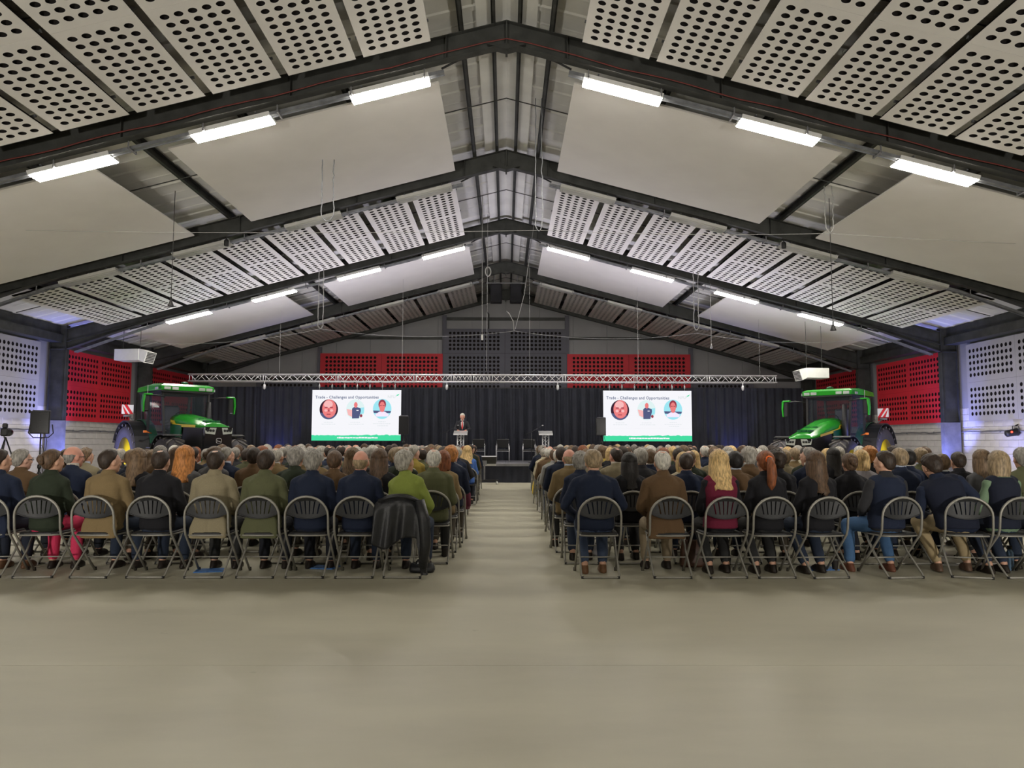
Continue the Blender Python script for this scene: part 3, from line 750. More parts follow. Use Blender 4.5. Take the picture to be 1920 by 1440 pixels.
# lecterns with truss legs
def lectern(x, y, label, mic):
    o = thing('lectern', label, 'lectern', (x, y, ZS))
    g = MB(); V = [(-.25, -.2, 1.02), (.25, -.2, 1.02), (.25, .16, 1.14), (-.25, .16, 1.14)]
    g.add(V + [(a, b, c + .018) for a, b, c in V], [(3, 2, 1, 0), (4, 5, 6, 7)] + [(k, (k + 1) % 4, 4 + (k + 1) % 4, 4 + k) for k in range(4)], False)
    g.box(-.25, .25, -.21, -.195, 1.0, 1.05); part('top', g, 'silver', o)
    g = MB(); g.rbox((0, 0, .015), (.5, .42, .03), .008); part('base', g, 'silver', o)
    L3 = [(-.11, -.06), (.11, -.06), (0, .11)]
    for (a, b) in L3:
        g = MB(); g.tube([(a, b, .03), (a, b, 1.08 if b > 0 else 1.04)], .022, 8); part('leg', g, 'silver', o)
    g = MB()
    for i in range(3):
        p, q = L3[i], L3[(i + 1) % 3]
        for k in range(6):
            z = .1 + k * .155; a, b = (p, q) if k % 2 else (q, p)
            g.tube([(*a, z), (*b, z + .15)], .01, 6)
    part('lattice', g, 'silver', o)
    o2 = thing('microphone', 'thin boom microphone beside the ' + mic, 'microphone', (x + (.62 if 'speaker' in mic else -.5), y + .1, ZS))
    sg = 1 if 'speaker' in mic else -1
    g = MB(); g.tube([(0, 0, .02), (0, 0, 1.08)], .012, 6); part('stand', g, 'black', o2)
    g = MB(); g.tube([(-sg * .38, 0, 1.02 + (.12 if sg > 0 else .32)), (0, 0, 1.12), (sg * .25, 0, 1.10 - (0 if sg > 0 else .08))], .009, 6); part('boom', g, 'black', o2)
    g = MB(); g.ell((-sg * .4, 0, 1.02 + (.12 if sg > 0 else .33)), (.035, .022, .022), 10, 6); part('capsule', g, 'steel2', o2)
    g = MB(); g.lathe([(.13, .0), (.13, .015), (.02, .03)], 14); part('foot', g, 'black', o2)
lectern(-1.61, 26.9, 'silver truss lectern with the speaker standing behind it', 'speaking lectern')
lectern(1.44, 26.9, 'silver truss lectern standing empty on the stage', 'empty lectern')
# stage chairs
def stage_chair(x, label):
    o = thing('conference_chair', label, 'chair', (x, 28.3, ZS), rz=pi, group='chairs on the stage')
    g = MB(); g.rbox((0, 0, .44), (.46, .44, .06), .02); part('seat', g, 'black', o)
    g = MB(); g.rbox((0, 0, 0), (.46, .04, .34), .015); part('backrest', g, 'black', o, (0, -.23, .70), (radians(-8), 0, 0))
    for q in (-1, 1):
        g = MB(); g.tube([(q * .25, .22, 0), (q * .25, .2, .42), (q * .25, .16, .60), (q * .25, -.2, .62)], .012, 8); part('leg', g, 'silver', o)
        g = MB(); g.tube([(q * .23, -.27, 0), (q * .23, -.2, .45), (q * .22, -.25, .8)], .012, 8); part('leg', g, 'silver', o)
        g = MB(); g.rbox((q * .25, 0, .635), (.05, .26, .025), .008); part('armrest', g, 'black', o)
    g = MB(); g.tube([(-.25, .2, .41), (.25, .2, .41)], .012, 8); part('seat_frame', g, 'silver', o)
for x, l in ((-1.02, "black stage chair nearest the speaking lectern"), (-.1, 'black stage chair in the middle of the three'), (.9, 'black stage chair nearest the empty lectern')):
    stage_chair(x, l)
# presenter monitor trolley
o = thing('monitor_trolley', 'low monitor on a wheeled stand at the end of aisle', 'monitor', (-.70, 25.15, 0), rz=.06)
g = MB(); g.rbox((0, 0, 0), (.8, .06, .46), .008); part('panel', g, 'black', o, (0, .1, .78), (radians(48), 0, 0))
g = MB(); g.rbox((0, -.008, .232), (.8, .05, .012), .004); g.rbox((0, -.034, -.17), (.8, .01, .1), .004); part('bezel', g, 'silver', o, (0, .1, .78), (radians(48), 0, 0))
g = MB(); g.cbox((0, .02, .45), (.05, .04, .62)); g.cbox((0, .04, .72), (.16, .05, .14)); part('pole', g, 'steel2', o)
g = MB(); g.cbox((0, .02, .13), (.95, .06, .05)); g.cbox((-.42, .02, .13), (.05, .5, .04)); g.cbox((.42, .02, .13), (.05, .5, .04)); part('base', g, 'black', o)
for a in (-.42, .42):
    for b_ in (-.2, .24):
        g = MB(); g.T = Matrix.Translation((a, b_, .055)); g.lathe([(.02, -.02), (.055, -.018), (.055, .018), (.02, .02)], 12, 'x'); part('wheel', g, 'white', o)

# ================================================================ TRACTORS
def tractor(loc, rz, label, hr, hf, number, plate_side):
    o = thing('tractor', label, 'tractor', loc, rz); o.scale = (.96, .96, .97)
    def wheel(x, y, r, w, n):
        s = 1 if x > 0 else -1
        wo = bpy.data.objects.new('wheel', None)
        g = MB(); R = r; rim = r * .56
        g.lathe([(rim, -w * .42), (R * .72, -w * .5), (R * .9, -w * .48), (R * .955, -w * .36), (R * .97, 0), (R * .955, w * .36), (R * .9, w * .48), (R * .72, w * .5), (rim, w * .42)], 40, 'x')
        tyre = part('tyre', g, 'rubber', o, (x, y, r))
        g = MB()
        for k in range(n):
            for sd in (-1, 1):
                a = 2 * pi * (k + (.5 if sd > 0 else 0)) / n; q = []
                da = -.34
                for (xx, aa) in ((.02, 0), (w * .26 , da * .45), (w * .5, da)):
                    aa = a + aa; hw = .034
                    for rr2 in (R * .93, R * 1.0):
                        for e in (-hw, hw):
                            q.append((sd * xx, rr2 * cos(aa + e / R), rr2 * sin(aa + e / R)))
                fs = []
                for m_ in range(2):
                    b0 = m_ * 4; b1 = b0 + 4
                    fs += [(b0 + 2, b0 + 3, b1 + 3, b1 + 2), (b0, b0 + 2, b1 + 2, b1), (b0 + 3, b0 + 1, b1 + 1, b1 + 3)]
                fs += [(0, 1, 3, 2), (8, 10, 11, 9)]
                g.add(q, fs, False)
        part('tread', fix_normals(g.mesh('tread', 'lug')), None, tyre, kind='stuff')
        g = MB()
        g.lathe([(rim * 1.03, s * w * .44), (rim * .97, s * w * .40), (rim * .9, s * w * .12), (rim * .55, s * w * .10), (rim * .42, s * w * .2), (.12, s * w * .22), (.11, s * w * .32), (.02, s * w * .33)], 32, 'x')
        for k in range(8):
            a = 2 * pi * k / 8; g.tube([(s * w * .2, rim * .34 * cos(a), rim * .34 * sin(a)), (s * w * .25, rim * .34 * cos(a), rim * .34 * sin(a))], .02, 6)
        part('rim', fix_normals(g.mesh('rim', 'yellow')), None, o, (x, y, r))
    wheel(-.98, -1.45, 1.0, .66, 20); wheel(.98, -1.45, 1.0, .66, 20); wheel(-.96, 1.45, .79, .56, 18); wheel(.96, 1.45, .79, .56, 18)
    # hood: lofted along y
    g = MB()
    def sec(y, hw, zt, zb, cr):
        return [(-hw, y, zb), (-hw * 1.02, y, (zt + zb) / 2), (-hw * .93, y, zt - .08), (-hw * .7, y, zt - .02), (-hw * .3, y, zt + cr), (hw * .3, y, zt + cr), (hw * .7, y, zt - .02), (hw * .93, y, zt - .08), (hw * 1.02, y, (zt + zb) / 2), (hw, y, zb)]
    def zt(y): t = (y - .15) / 2.35; return hr + (hf - hr) * (t ** 1.25)
    ss = [sec(y, hw, zt(y), zt(y) - dz, .02) for (y, hw, dz) in ((.15, .47, .3), (.5, .47, .3), (1.0, .455, .27), (1.5, .44, .23), (2.0, .42, .18), (2.35, .40, .13), (2.52, .35, .08))]
    g.rings(ss, True, True); part('hood', fix_normals(g.mesh('hood', 'green')), None, o)
    g = MB()
    for q in (-.16, 0, .16): g.box(q - .06, q + .06, 1.95, 2.2, zt(2.1) + .0, zt(1.98) + .028)
    for q in (-.12, .12): g.box(q - .09, q + .09, 1.62, 1.65, zt(1.63) + .01, zt(1.6) + .035)
    part('vent', g, 'dgreen', o)
    g = MB()
    for s in (-1, 1):
        g.add([(s * .484, .2, zt(.2) - .40), (s * .484, .2, zt(.2) - .17), (s * .484, .52, zt(.52) - .17), (s * .482, .62, zt(.62) - .26), (s * .462, 2.05, zt(2.05) - .10), (s * .466, 2.05, zt(2.05) - .17), (s * .484, .62, zt(.62) - .36), (s * .484, .5, zt(.5) - .40)], [tuple(range(8))], False)
    me = g.mesh('stripe', 'yellow'); part('stripe', me, None, o, label='yellow side stripe')
    for s in (-1, 1):
        t = text_mesh(number, .15); t.materials.append(M['black'])
        part('lettering', t, None, o, (s * .49, .22 if s > 0 else .5, zt(.3) - .35), (pi / 2, 0, s * pi / 2), label='dark model numerals on yellow')
    g = MB(); g.add([], [])
    for s in (-1, 1):
        g.prism([(.2, 1.25), (.2, zt(.2) - .3), (1.05, zt(1.05) - .26), (.95, 1.3)], s * .47 - .015, s * .47 + .015, 'x')
    part('side_panel', fix_normals(g.mesh('side_panel', 'dgreen')), None, o)
    g = MB()
    for s in (-1, 1): g.prism([(1.0, 1.2), (1.08, zt(1.05) - .27), (2.45, zt(2.45) - .14), (2.45, 1.0)], s * .42 - .01, s * .42 + .01, 'x')
    part('engine_screen', fix_normals(g.mesh('engine_screen', 'black')), None, o)
    g = MB(); zf = zt(2.5)
    g.rings([[(-.43, 2.3, .95), (.43, 2.3, .95), (.42, 2.3, zf - .1), (-.42, 2.3, zf - .1)], [(-.42, 2.58, 1.0), (.42, 2.58, 1.0), (.4, 2.62, zf - .08), (-.4, 2.62, zf - .08)]], True, False)
    part('grille', fix_normals(g.mesh('grille', 'blackgloss')), None, o)
    for s in (-1, 1):
        g = MB()
        g.add([(s * .12, 2.635, zf - .30), (s * .40, 2.63, zf - .27), (s * .43, 2.60, zf - .10), (s * .08, 2.64, zf - .10)], [(0, 1, 2, 3)], False)
        part('lamp_lens', g, 'head_on', o)
    g = MB()
    for s in (-1, 1):
        for k in range(3): g.T = Matrix.Translation((s * (.17 + .085 * k), 2.64, zf - .185)) @ Matrix.Rotation(pi / 2, 4, 'X'); g.lathe([(.036, -.005), (.036, .005), (.02, .012)], 12)
    g.T = None; part('lamp_bulb', g, 'black', o)
    # badge: rounded outline with a leaping animal silhouette
    g = MB(); bz = zf - .48
    ring = [(.085 * math.copysign(abs(cos(a)) ** .5, cos(a)), .075 * math.copysign(abs(sin(a)) ** .5, sin(a))) for a in [2 * pi * k / 24 for k in range(24)]]
    vs = [(x, 2.64, bz + z) for x, z in ring] + [(x * .84, 2.64, bz + z * .84) for x, z in ring]
    g.add(vs, [(k, (k + 1) % 24, 24 + (k + 1) % 24, 24 + k) for k in range(24)], False)
    g.add([(x, 2.642, bz + z) for x, z in ((-.055, -.03), (-.02, -.005), (.03, .0), (.05, .03), (.06, .02), (.035, -.015), (.055, -.045), (.02, -.02), (-.02, -.025), (-.045, -.05))], [tuple(range(10))], False)
    part('badge', g, 'silver', o)
    # chassis and front weight
    g = MB(); g.rbox((0, .2, .95), (.6, 4.0, .55), .05); g.rbox((0, 2.55, .85), (.7, .5, .35), .04); g.tube([(-.9, 1.45, .79), (.9, 1.45, .79)], .13, 10); g.tube([(-.9, -1.45, 1.0), (.9, -1.45, 1.0)], .17, 10)
    part('chassis', g, 'dgreen', o)
    for s in (-1, 1):
        g = MB(); g.tube([(s * .45, .3, 1.2), (s * .55, .9, 1.25)], .05, 8); g.rbox((s * .62, -.1, .75), (.3, .9, .45), .05); part('tank', g, 'black', o)
    # cab
    zc0, zc1 = 1.35, 2.98; fw, bw = .68, .88
    g = MB()
    posts = {(-1, 1): ((-fw, .3, zc0), (-fw * 1.08, .12, zc1)), (1, 1): ((fw, .3, zc0), (fw * 1.08, .12, zc1)), (-1, 0): ((-bw, -.55, zc0), (-bw, -.6, zc1)), (1, 0): ((bw, -.55, zc0), (bw, -.6, zc1)), (-1, -1): ((-.7, -1.45, 1.75), (-.78, -1.5, zc1)), (1, -1): ((.7, -1.45, 1.75), (.78, -1.5, zc1))}
    for p0, p1 in posts.values(): g.bar(p0, p1, .07, .07)
    for s in (-1, 1):
        g.bar(posts[(s, 1)][1], posts[(s, 0)][1], .07); g.bar(posts[(s, 0)][1], posts[(s, -1)][1], .07); g.bar(posts[(s, 1)][0], posts[(s, 0)][0], .08); g.bar(posts[(s, 0)][0], (s * .75, -1.2, 1.9), .06)
    g.bar(posts[(-1, 1)][1], posts[(1, 1)][1], .07); g.bar(posts[(-1, -1)][1], posts[(1, -1)][1], .07); g.bar(posts[(-1, -1)][0], posts[(1, -1)][0], .08)
    part('cab_frame', g, 'black', o)
    def pane(q, nm='cab_window'):
        g = MB(); g.add(q, [(0, 1, 2, 3)], False); part(nm, g, 'glass', o)
    P = posts
    pane([P[(-1, 1)][0], P[(1, 1)][0], P[(1, 1)][1], P[(-1, 1)][1]], 'windscreen')
    for s in (-1, 1):
        pane([P[(s, 1)][0], P[(s, 0)][0], P[(s, 0)][1], P[(s, 1)][1]], 'cab_door'); pane([P[(s, 0)][0], (s * .75, -1.2, 1.9), P[(s, -1)][1], P[(s, 0)][1]])
    pane([P[(-1, -1)][0], P[(1, -1)][0], P[(1, -1)][1], P[(-1, -1)][1]])
    g = MB()
    g.rbox((0, -.6, zc0 - .1), (1.5, 1.7, .35), .05); part('cab_floor', g, 'black', o)
    g = MB(); g.rbox((0, -.75, zc0 + .55), (.52, .5, .14), .04); g.rbox((0, -1.02, zc0 + .92), (.5, .14, .7), .05); g.rbox((0, -.75, zc0 + .3), (.35, .35, .4), .03); g.rbox((.36, -.6, zc0 + .72), (.12, .5, .1), .03)
    part('driver_seat', g, 'board_dg', o)
    g = MB(); ring = [(.19 * cos(a), -.18 + .12 * sin(a), zc0 + .92 + .14 * sin(a)) for a in [2 * pi * k / 20 for k in range(20)]]
    g.tube(ring, .016, 6, closed=True); g.tube([(0, -.18, zc0 + .92), (0, .02, zc0 + .4)], .035, 8); g.rbox((0, .0, zc0 + .75), (.3, .1, .25), .02); part('steering_wheel', g, 'black', o)
    g = MB()
    R = [[(-.80, .28, zc1 + .06), (-.9, -.6, zc1 + .06), (-.88, -1.62, zc1 + .06), (.88, -1.62, zc1 + .06), (.9, -.6, zc1 + .06), (.80, .28, zc1 + .06)],
         [(-.84, .3, zc1 + .2), (-.88, -.6, zc1 + .22), (-.86, -1.6, zc1 + .2), (.86, -1.6, zc1 + .2), (.88, -.6, zc1 + .22), (.84, .3, zc1 + .2)],
         [(-.7, .15, zc1 + .27), (-.74, -.6, zc1 + .3), (-.7, -1.45, zc1 + .27), (.7, -1.45, zc1 + .27), (.74, -.6, zc1 + .3), (.7, .15, zc1 + .27)]]
    g.rings(R, True, False); part('cab_roof', fix_normals(g.mesh('cab_roof', 'green')), None, o)
    g = MB(); g.rbox((0, -.65, zc1 + .03), (1.66, 1.86, .06), .01); part('roof_liner', g, 'black', o)
    for (a, b_) in ((-.66, .335), (-.42, .345), (.42, .345), (.66, .335)):
        g = MB(); g.rbox((a, b_, zc1 + .12), (.2, .03, .09), .008); part('work_lamp', g, 'head_on', o)
    for s in (-1, 1):
        g = MB(); g.rbox((s * .9, .1, zc1 + .11), (.03, .2, .08), .006); part('work_lamp', g, 'head_on', o)
    g = MB(); g.lathe([(.11, zc1 + .3), (.11, zc1 + .33), (.05, zc1 + .36)], 14); part('antenna_dome', g, 'dgreen', o)
    # mirrors
    for s in (-1, 1):
        g = MB(); g.tube([(s * .72, .3, 2.82), (s * 1.05, .42, 2.86), (s * 1.3, .5, 2.84)], .022, 6); part('mirror_arm', g, 'black', o)
        mo = MB(); mo.rbox((s * 1.33, .5, 2.6), (.16, .1, .5), .03); mh = part('mirror', mo, 'black', o)
        g = MB(); g.rings([[(s * 1.40, .46, 2.33), (s * 1.44, .46, 2.34), (s * 1.44, .56, 2.34), (s * 1.40, .56, 2.33)], [(s * 1.41, .44, 2.6), (s * 1.46, .44, 2.6), (s * 1.46, .58, 2.6), (s * 1.41, .58, 2.6)], [(s * 1.38, .44, 2.84), (s * 1.44, .44, 2.86), (s * 1.44, .58, 2.86), (s * 1.38, .58, 2.84)]], True, False)
        g.rbox((s * 1.3, .51, 2.87), (.26, .14, .05), .015)
        part('mirror_shell', fix_normals(g.mesh('mirror_shell', 'green')), None, mh)
        g = MB(); g.tube([(s * .86, -.3, 1.7), (s * 1.08, -.12, 1.75)], .018, 6); g.rbox((s * 1.12, -.12, 1.75), (.1, .06, .07), .01); part('indicator', g, 'amber', o)
    g = MB(); g.tube([(-.62, .42, 1.5), (-.62, .42, 2.1), (-.62, .42, 2.7)], [.11, .1, .07], 12); part('exhaust', g, 'black', o)
    g = MB(); g.tube([(1.3 * plate_side, .5, 2.85), (1.3 * plate_side, .5, 3.15)], .008, 5); part('antenna', g, 'silver', o)
    # fenders
    for s in (-1, 1):
        g = MB(); rs = []
        for k in range(13):
            a = radians(8 + 150 * k / 12); R = 1.12; yy = -1.45 + R * cos(a); zz = 1.0 + R * sin(a)
            rs.append([(s * .66, yy, zz), (s * 1.3, yy, zz), (s * 1.3, yy - .03 * cos(a), zz - .03 * sin(a)), (s * .66, yy - .03 * cos(a), zz - .03 * sin(a))])
        g.rings(rs, True, False); fe = part('rear_fender', fix_normals(g.mesh('rear_fender', 'black')), None, o)
        g = MB(); rs = []
        for k in range(10):
            a = radians(8 + 110 * k / 9); R = 1.15; yy = -1.45 + R * cos(a); zz = 1.0 + R * sin(a)
            rs.append([(s * .60, yy, zz - .03), (s * .86, yy, zz), (s * .86, yy, zz + .02), (s * .60, yy, zz + .02)])
        g.rings(rs, True, False); part('fender_trim', fix_normals(g.mesh('fender_trim', 'dgreen')), None, fe)
        g = MB(); rs = []
        for k in range(9):
            a = radians(72 + 95 * k / 8); R = .88; yy = 1.45 + R * cos(a); zz = .79 + R * sin(a)
            rs.append([(s * .7, yy, zz), (s * 1.24, yy, zz), (s * 1.24, yy, zz - .025), (s * .7, yy, zz - .025)])
        g.rings(rs, True, False); part('front_fender', fix_normals(g.mesh('front_fender', 'black')), None, o)
        g = MB()
        for k in range(4): g.rbox((s * (.98 - .03 * k), .02, .45 + .27 * k), (.36, .3, .03), .006)
        for yy in (-.13, .17): g.bar((s * 1.0, yy, .42), (s * .86, yy, 1.35), .03, .02)
        part('step', g, 'steel2', o)
    # warning plate
    po = MB(); po.rbox((0, 0, 0), (.36, .02, .3), .005)
    px0 = 1.12 * plate_side
    pl = part('warning_plate', po, 'white', o, (px0, -1.72, 2.48), label='red and white striped plate')
    g = MB()
    for (a, b_) in ((-.18, -.02), (-.02, .14)):
        q = [(a, -.15), (a + .1, -.15), (a + .3, .15), (a + .2, .15)]
        q = [(max(-.18, min(.18, x)) * (plate_side if 1 else 1), z) for x, z in q]
        g.add([(x, .012, z) for x, z in q], [(0, 1, 2, 3)], False)
    part('stripe', g, 'redp', pl)
    g = MB(); g.bar((px0, -1.74, 2.3), (px0 * .8, -1.72, 2.1), .04); g.rbox((px0, -1.72, 2.27), (.24, .06, .06), .01); part('lamp_bracket', g, 'steel2', o)
    return o
tractor((-9.92, 23.1, 0), radians(-135), "green tractor on the speaker's side with a gently rounded hood", 2.3, 1.95, '8R', 1)
tractor((10.62, 24.3, 0), radians(135), "green tractor on the empty lectern's side with a steeply sloping hood", 2.26, 1.66, '7R', -1)

# heater boxes
def heater(x, y, z, s, label, ry, hk, sc):
    o = thing('fan_heater', label, 'heater', (x, y, z), rz=ry); o.scale = (sc,) * 3
    g = MB(); g.rbox((0, 0, 0), (1.15, .75, .5), .02); part('casing', g, 'white', o)
    g = MB(); q = s
    g.prism([(q * .575, .25), (q * .95, .12), (q * .80, -.36), (q * .575, -.25)], -.36, .36); lou = part('louvre_housing', fix_normals(g.mesh('louvre_housing', 'white')), None, o)
    for k in range(7):
        g = MB(); t = k / 6; xx = q * (.93 - .13 * t); zz = .08 - .38 * t
        g.cbox((xx + q * .02, 0, zz), (.02, .6, .03)); part('louvre', g, 'black', lou)
    g = MB()
    for a in (-.4, .4): g.tube([(a, 0, .25), (a, 0, hk)], .012, 5)
    part('hanger', g, 'steel', o)
heater(-13.15, 26.2, 4.42, 1, "white box heater hanging over the tractor on the speaker's side", -.12, 1.5, .8)
heater(11.25, 27.0, 3.92, -1, "white box heater hanging over the tractor, empty lectern's side", .1, 2.8, .74)

# uplighters
def uplight(x, y, label, power, aim):
    o = thing('uplighter', label, 'lamp', (x, y, 0))
    g = MB(); g.lathe([(.09, .08), (.1, .1), (.1, .28), (.085, .29)], 16); part('housing', g, 'black', o)
    g = MB(); g.lathe([(.001, .285), (.08, .286), (.001, .29)], 16); part('lens', g, 'blue_led', o)
    g = MB(); g.tube([(-.13, 0, .02), (-.13, 0, .2), (.13, 0, .2), (.13, 0, .02)], .012, 6); part('yoke', g, 'black', o)
    ld = bpy.data.lights.new('lamp_light', 'SPOT'); ld.energy = power; ld.color = (.22, .26, 1); ld.spot_size = radians(75); ld.spot_blend = .8; ld.shadow_soft_size = .08
    l = bpy.data.objects.new('lamp_light', ld); link(l, o, (0, 0, .33))
    d = Vector(aim) - Vector((x, y, .33)); l.rotation_euler = d.to_track_quat('-Z', 'Y').to_euler()
for s in (-1, 1):
    uplight(s * 14.25, 24.6, 'black lamp on the floor washing the column blue, ' + SIDE[s], 700, (s * 15.0, 25.1, 2.4))
    uplight(s * 14.3, 21.9, 'black lamp on the floor washing the block wall blue, ' + SIDE[s], 170, (s * 15.45, 22.3, 1.6))
    uplight(s * 9.6, 30.9, 'black lamp on the floor lighting the drapes blue, ' + SIDE[s], 160, (s * 9.4, 31.6, 3))
    uplight(s * 12.9, 22.6, 'black lamp on floor lighting the tractor wheels blue, ' + SIDE[s], 300, (s * 11.6, 23.2, 1.2))
# unseen spotlights under the roof, inferred from the brightly lit tractors
for s in (-1, 1):
    ld = bpy.data.lights.new('spot_light', 'SPOT'); ld.energy = 420; ld.color = (1, .95, .9); ld.spot_size = radians(38); ld.spot_blend = .6; ld.shadow_soft_size = .1
    o = thing('stage_spotlight', 'small black spotlight under the roof aimed at the tractor on ' + SIDE[s], 'lamp', (s * 7.2, 18.95, 6.5))
    g = MB(); g.lathe([(.05, -.08), (.06, -.06), (.06, .06), (.03, .1)], 14); g.tube([(0, 0, .1), (0, 0, .16)], .015, 6); part('housing', g, 'black', o)
    l = bpy.data.objects.new('spot_light', ld); link(l, o, (0, 0, -.12)); d = Vector((s * 10.2, 23.2, 2.0)) - Vector((s * 7.2, 18.95, 6.4)); l.rotation_euler = d.to_track_quat('-Z', 'Y').to_euler()
def add_fill_lamp(x, y, z, label, power, aim, col, size=110, stand=True):
    o = thing('added_fill_lamp', label, 'lamp', (x, y, 0))
    d = (Vector(aim) - Vector((x, y, z))).normalized(); T = Matrix.Translation((0, 0, z)) @ d.to_track_quat('Z', 'Y').to_matrix().to_4x4()
    g = MB(); g.T = T; g.lathe([(.05, -.2), (.09, -.16), (.12, -.02), (.12, .06)], 16); part('housing', g, 'black', o)
    g = MB(); g.T = T; g.lathe([(.001, .045), (.105, .05), (.001, .055)], 16); part('lens', g, 'diffuser_off', o)
    g = MB()
    if stand:
        g.tube([(0, 0, .02), (0, 0, z - .12)], .018, 8); g.lathe([(.2, 0), (.2, .015), (.03, .04)], 16)
    g.tube([(-.14, 0, z), (-.14, 0, z - .14), (.14, 0, z - .14), (.14, 0, z)], .012, 6); part('stand', g, 'black', o)
    ld = bpy.data.lights.new('added_fill_light', 'SPOT'); ld.energy = power; ld.color = col; ld.spot_size = radians(size); ld.spot_blend = 1.0; ld.shadow_soft_size = .3
    l = bpy.data.objects.new('added_fill_light', ld); link(l, o, Vector((0, 0, z)) + d * .45); l.rotation_euler = d.to_track_quat('-Z', 'Y').to_euler()
for s in (-1, 1):
    add_fill_lamp(s * 11.2, 20.3, .5, 'added black fill lamp on floor washing side wall pale lilac, ' + SIDE[s], WALLW, (s * 15.3, 25.5, 3.0), (.86, .82, 1), 120)  # added only to lift the side wall brightness
    add_fill_lamp(s * 7.6, 24.7, .4, 'added black fill lamp before the stage aimed at roof, ' + SIDE[s], ROOFW, (s * 7.4, 25.0, 7.0), (.84, .80, 1), 125)  # added only to brighten the roof towards the stage
    add_fill_lamp(s * 3.3, 24.9, .4, 'added black fill lamp near the aisle end aimed at roof, ' + SIDE[s], ROOFW, (s * 3.4, 24.6, 8.0), (.84, .80, 1), 120)  # second added pair, brightens the roof nearer the ridge
    add_fill_lamp(s * 6.5, -3.5, .8, 'added fill lamp on stand behind the camera aimed at roof, ' + SIDE[s], REARW, (s * 6.0, 13, 7.2), (1, .95, .87), 78)  # added out of view to brighten the nearer roof bays
# par lamp on the right wall
o = thing('wall_lamp', 'black par lamp with red light on block wall by column', 'lamp', (15.2, 22.3, 1.72))
g = MB(); g.T = Matrix.Rotation(radians(80), 4, 'Y'); g.lathe([(.05, -.22), (.1, -.18), (.11, .1), (.12, .14)], 16); part('housing', g, 'black', o)
g = MB(); g.ell((-.1, -.12, .02), (.03, .03, .03), 8, 6); part('lamp_lens', g, 'red_led', o)
g = MB(); g.tube([(.1, -.14, 0), (.1, -.14, .2), (.1, .14, .2), (.1, .14, 0)], .012, 6); g.tube([(.1, 0, .2), (.18, 0, .25)], .02, 6); part('bracket', g, 'black', o)
# camera on tripod, far side wall
o = thing('video_camera', 'black video camera on a tripod by the block wall', 'camera', (-12.35, 18.6, 0), rz=.4)
g = MB(); g.rbox((0, 0, 1.62), (.16, .42, .2), .03); g.rbox((0, -.1, 1.78), (.1, .14, .12), .02); part('body', g, 'black', o)
g = MB(); g.T = Matrix.Translation((0, .2, 1.62)) @ Matrix.Rotation(-pi / 2, 4, 'X'); g.lathe([(.07, 0), (.08, .1), (.09, .2), (.075, .22)], 16); part('lens', g, 'blackgloss', o)
g = MB(); g.tube([(0, -.2, 1.55), (.1, -.55, 1.4)], .012, 6); part('pan_handle', g, 'black', o)
for k in range(3):
    a = 2 * pi * k / 3; g = MB(); g.tube([(0, 0, 1.5), (.5 * cos(a), .5 * sin(a), .02)], .018, 6); part('leg', g, 'black', o)

# ---------------------------------------------------------------- loudspeaker cluster at the ridge
o = thing('ridge_loudspeakers', 'pair of black loudspeakers hung on a bar under the far ridge', 'loudspeaker', (0, 31.6, 7.75))
for x in (-.42, .42):
    g = MB(); g.rbox((x, 0, .0), (.5, .45, .8), .03); part('cabinet', g, 'black', o)
    g = MB(); g.rbox((x, -.235, .0), (.44, .01, .74), .004); part('grille', g, 'blackgloss', o)
g = MB(); g.bar((-.85, 0, .46), (.85, 0, .46), .05); g.tube([(-.5, 0, .46), (-.5, 0, .95)], .015, 5); g.tube([(.5, 0, .46), (.5, 0, .95)], .015, 5); part('bracket', g, 'steel2', o)

# ---------------------------------------------------------------- hanging cables
def hang_cable(name, pts, rad, m, label):
    g = MB(); g.tube(pts, rad, 6); tag(part(name, g, m), label, 'cable', 'hanging roof cables')
def loop(x, y, zt_, zb, wd, label, m='galv'):
    rr_ = random.Random(int(abs(x) * 10)); n = 14
    L1 = [(x - wd + rr_.uniform(-.012, .012), y, zt_ + (zb + .12 - zt_) * k / n) for k in range(n + 1)]
    L2 = [(x + wd + rr_.uniform(-.018, .018) - .1 * wd * (n - k) / n, y, zt_ + (zb + .12 - zt_) * k / n) for k in range(n, -1, -1)]
    hang_cable('hanging_cable', L1 + [(x - wd * .5, y, zb + .03), (x, y, zb), (x + wd * .5, y, zb + .03)] + L2, .012, m, label)
loop(-3.9, 16, rz_(8.6, 3.9), 6.2, .13, "long thin cable loop in front of the plain board, speaker's side")
loop(-10.55, 16, rz_(8.5, 10.6) + .4, 5.95, .06, "short cable loop at the low edge of roof, speaker's side")
loop(.72, 16, 9.0, 6.0, .07, 'pair of pale cables dropping beside the ridge')
loop(7.1, 16, rz_(8.9, 7.1), 6.0, .09, "white cable loop by the roof gap, empty lectern's side", 'cable')
hang_cable('hanging_cable', [(-.72, 22, 8.8), (-.7, 22, 5), (-.7, 22, 4.55)], .01, 'cable', 'thin white drop cable with small box, left of ridge'.replace('left of ridge', "speaker's side of ridge"))
g = MB(); g.rbox((-.7, 22, 4.5), (.06, .05, .16), .01); tag(part('switch_box', g, 'white'), 'tiny white switch box on the end of a drop cable', 'switch')
hang_cable('hanging_cable', [(-.6, 24, 8.85), (-.6, 24, 7), (-.62, 24, 3.7)], .008, 'cable', 'very long thin drop cord reaching down to the truss')
hang_cable('hanging_cable', [(.95, 24, 8.8), (.6, 24, 6.2), (.3, 24, 5.05)], .009, 'cable', 'slanting thin cord from ridge to the low catenary wire')
hang_cable('hanging_cable', [(0.02, 24, 5.65), (.12, 24, 5.55), (.25, 24, 5.3), (.27, 24, 5.0)], .012, 'cable', 'short curled white cord end above the catenary wire')
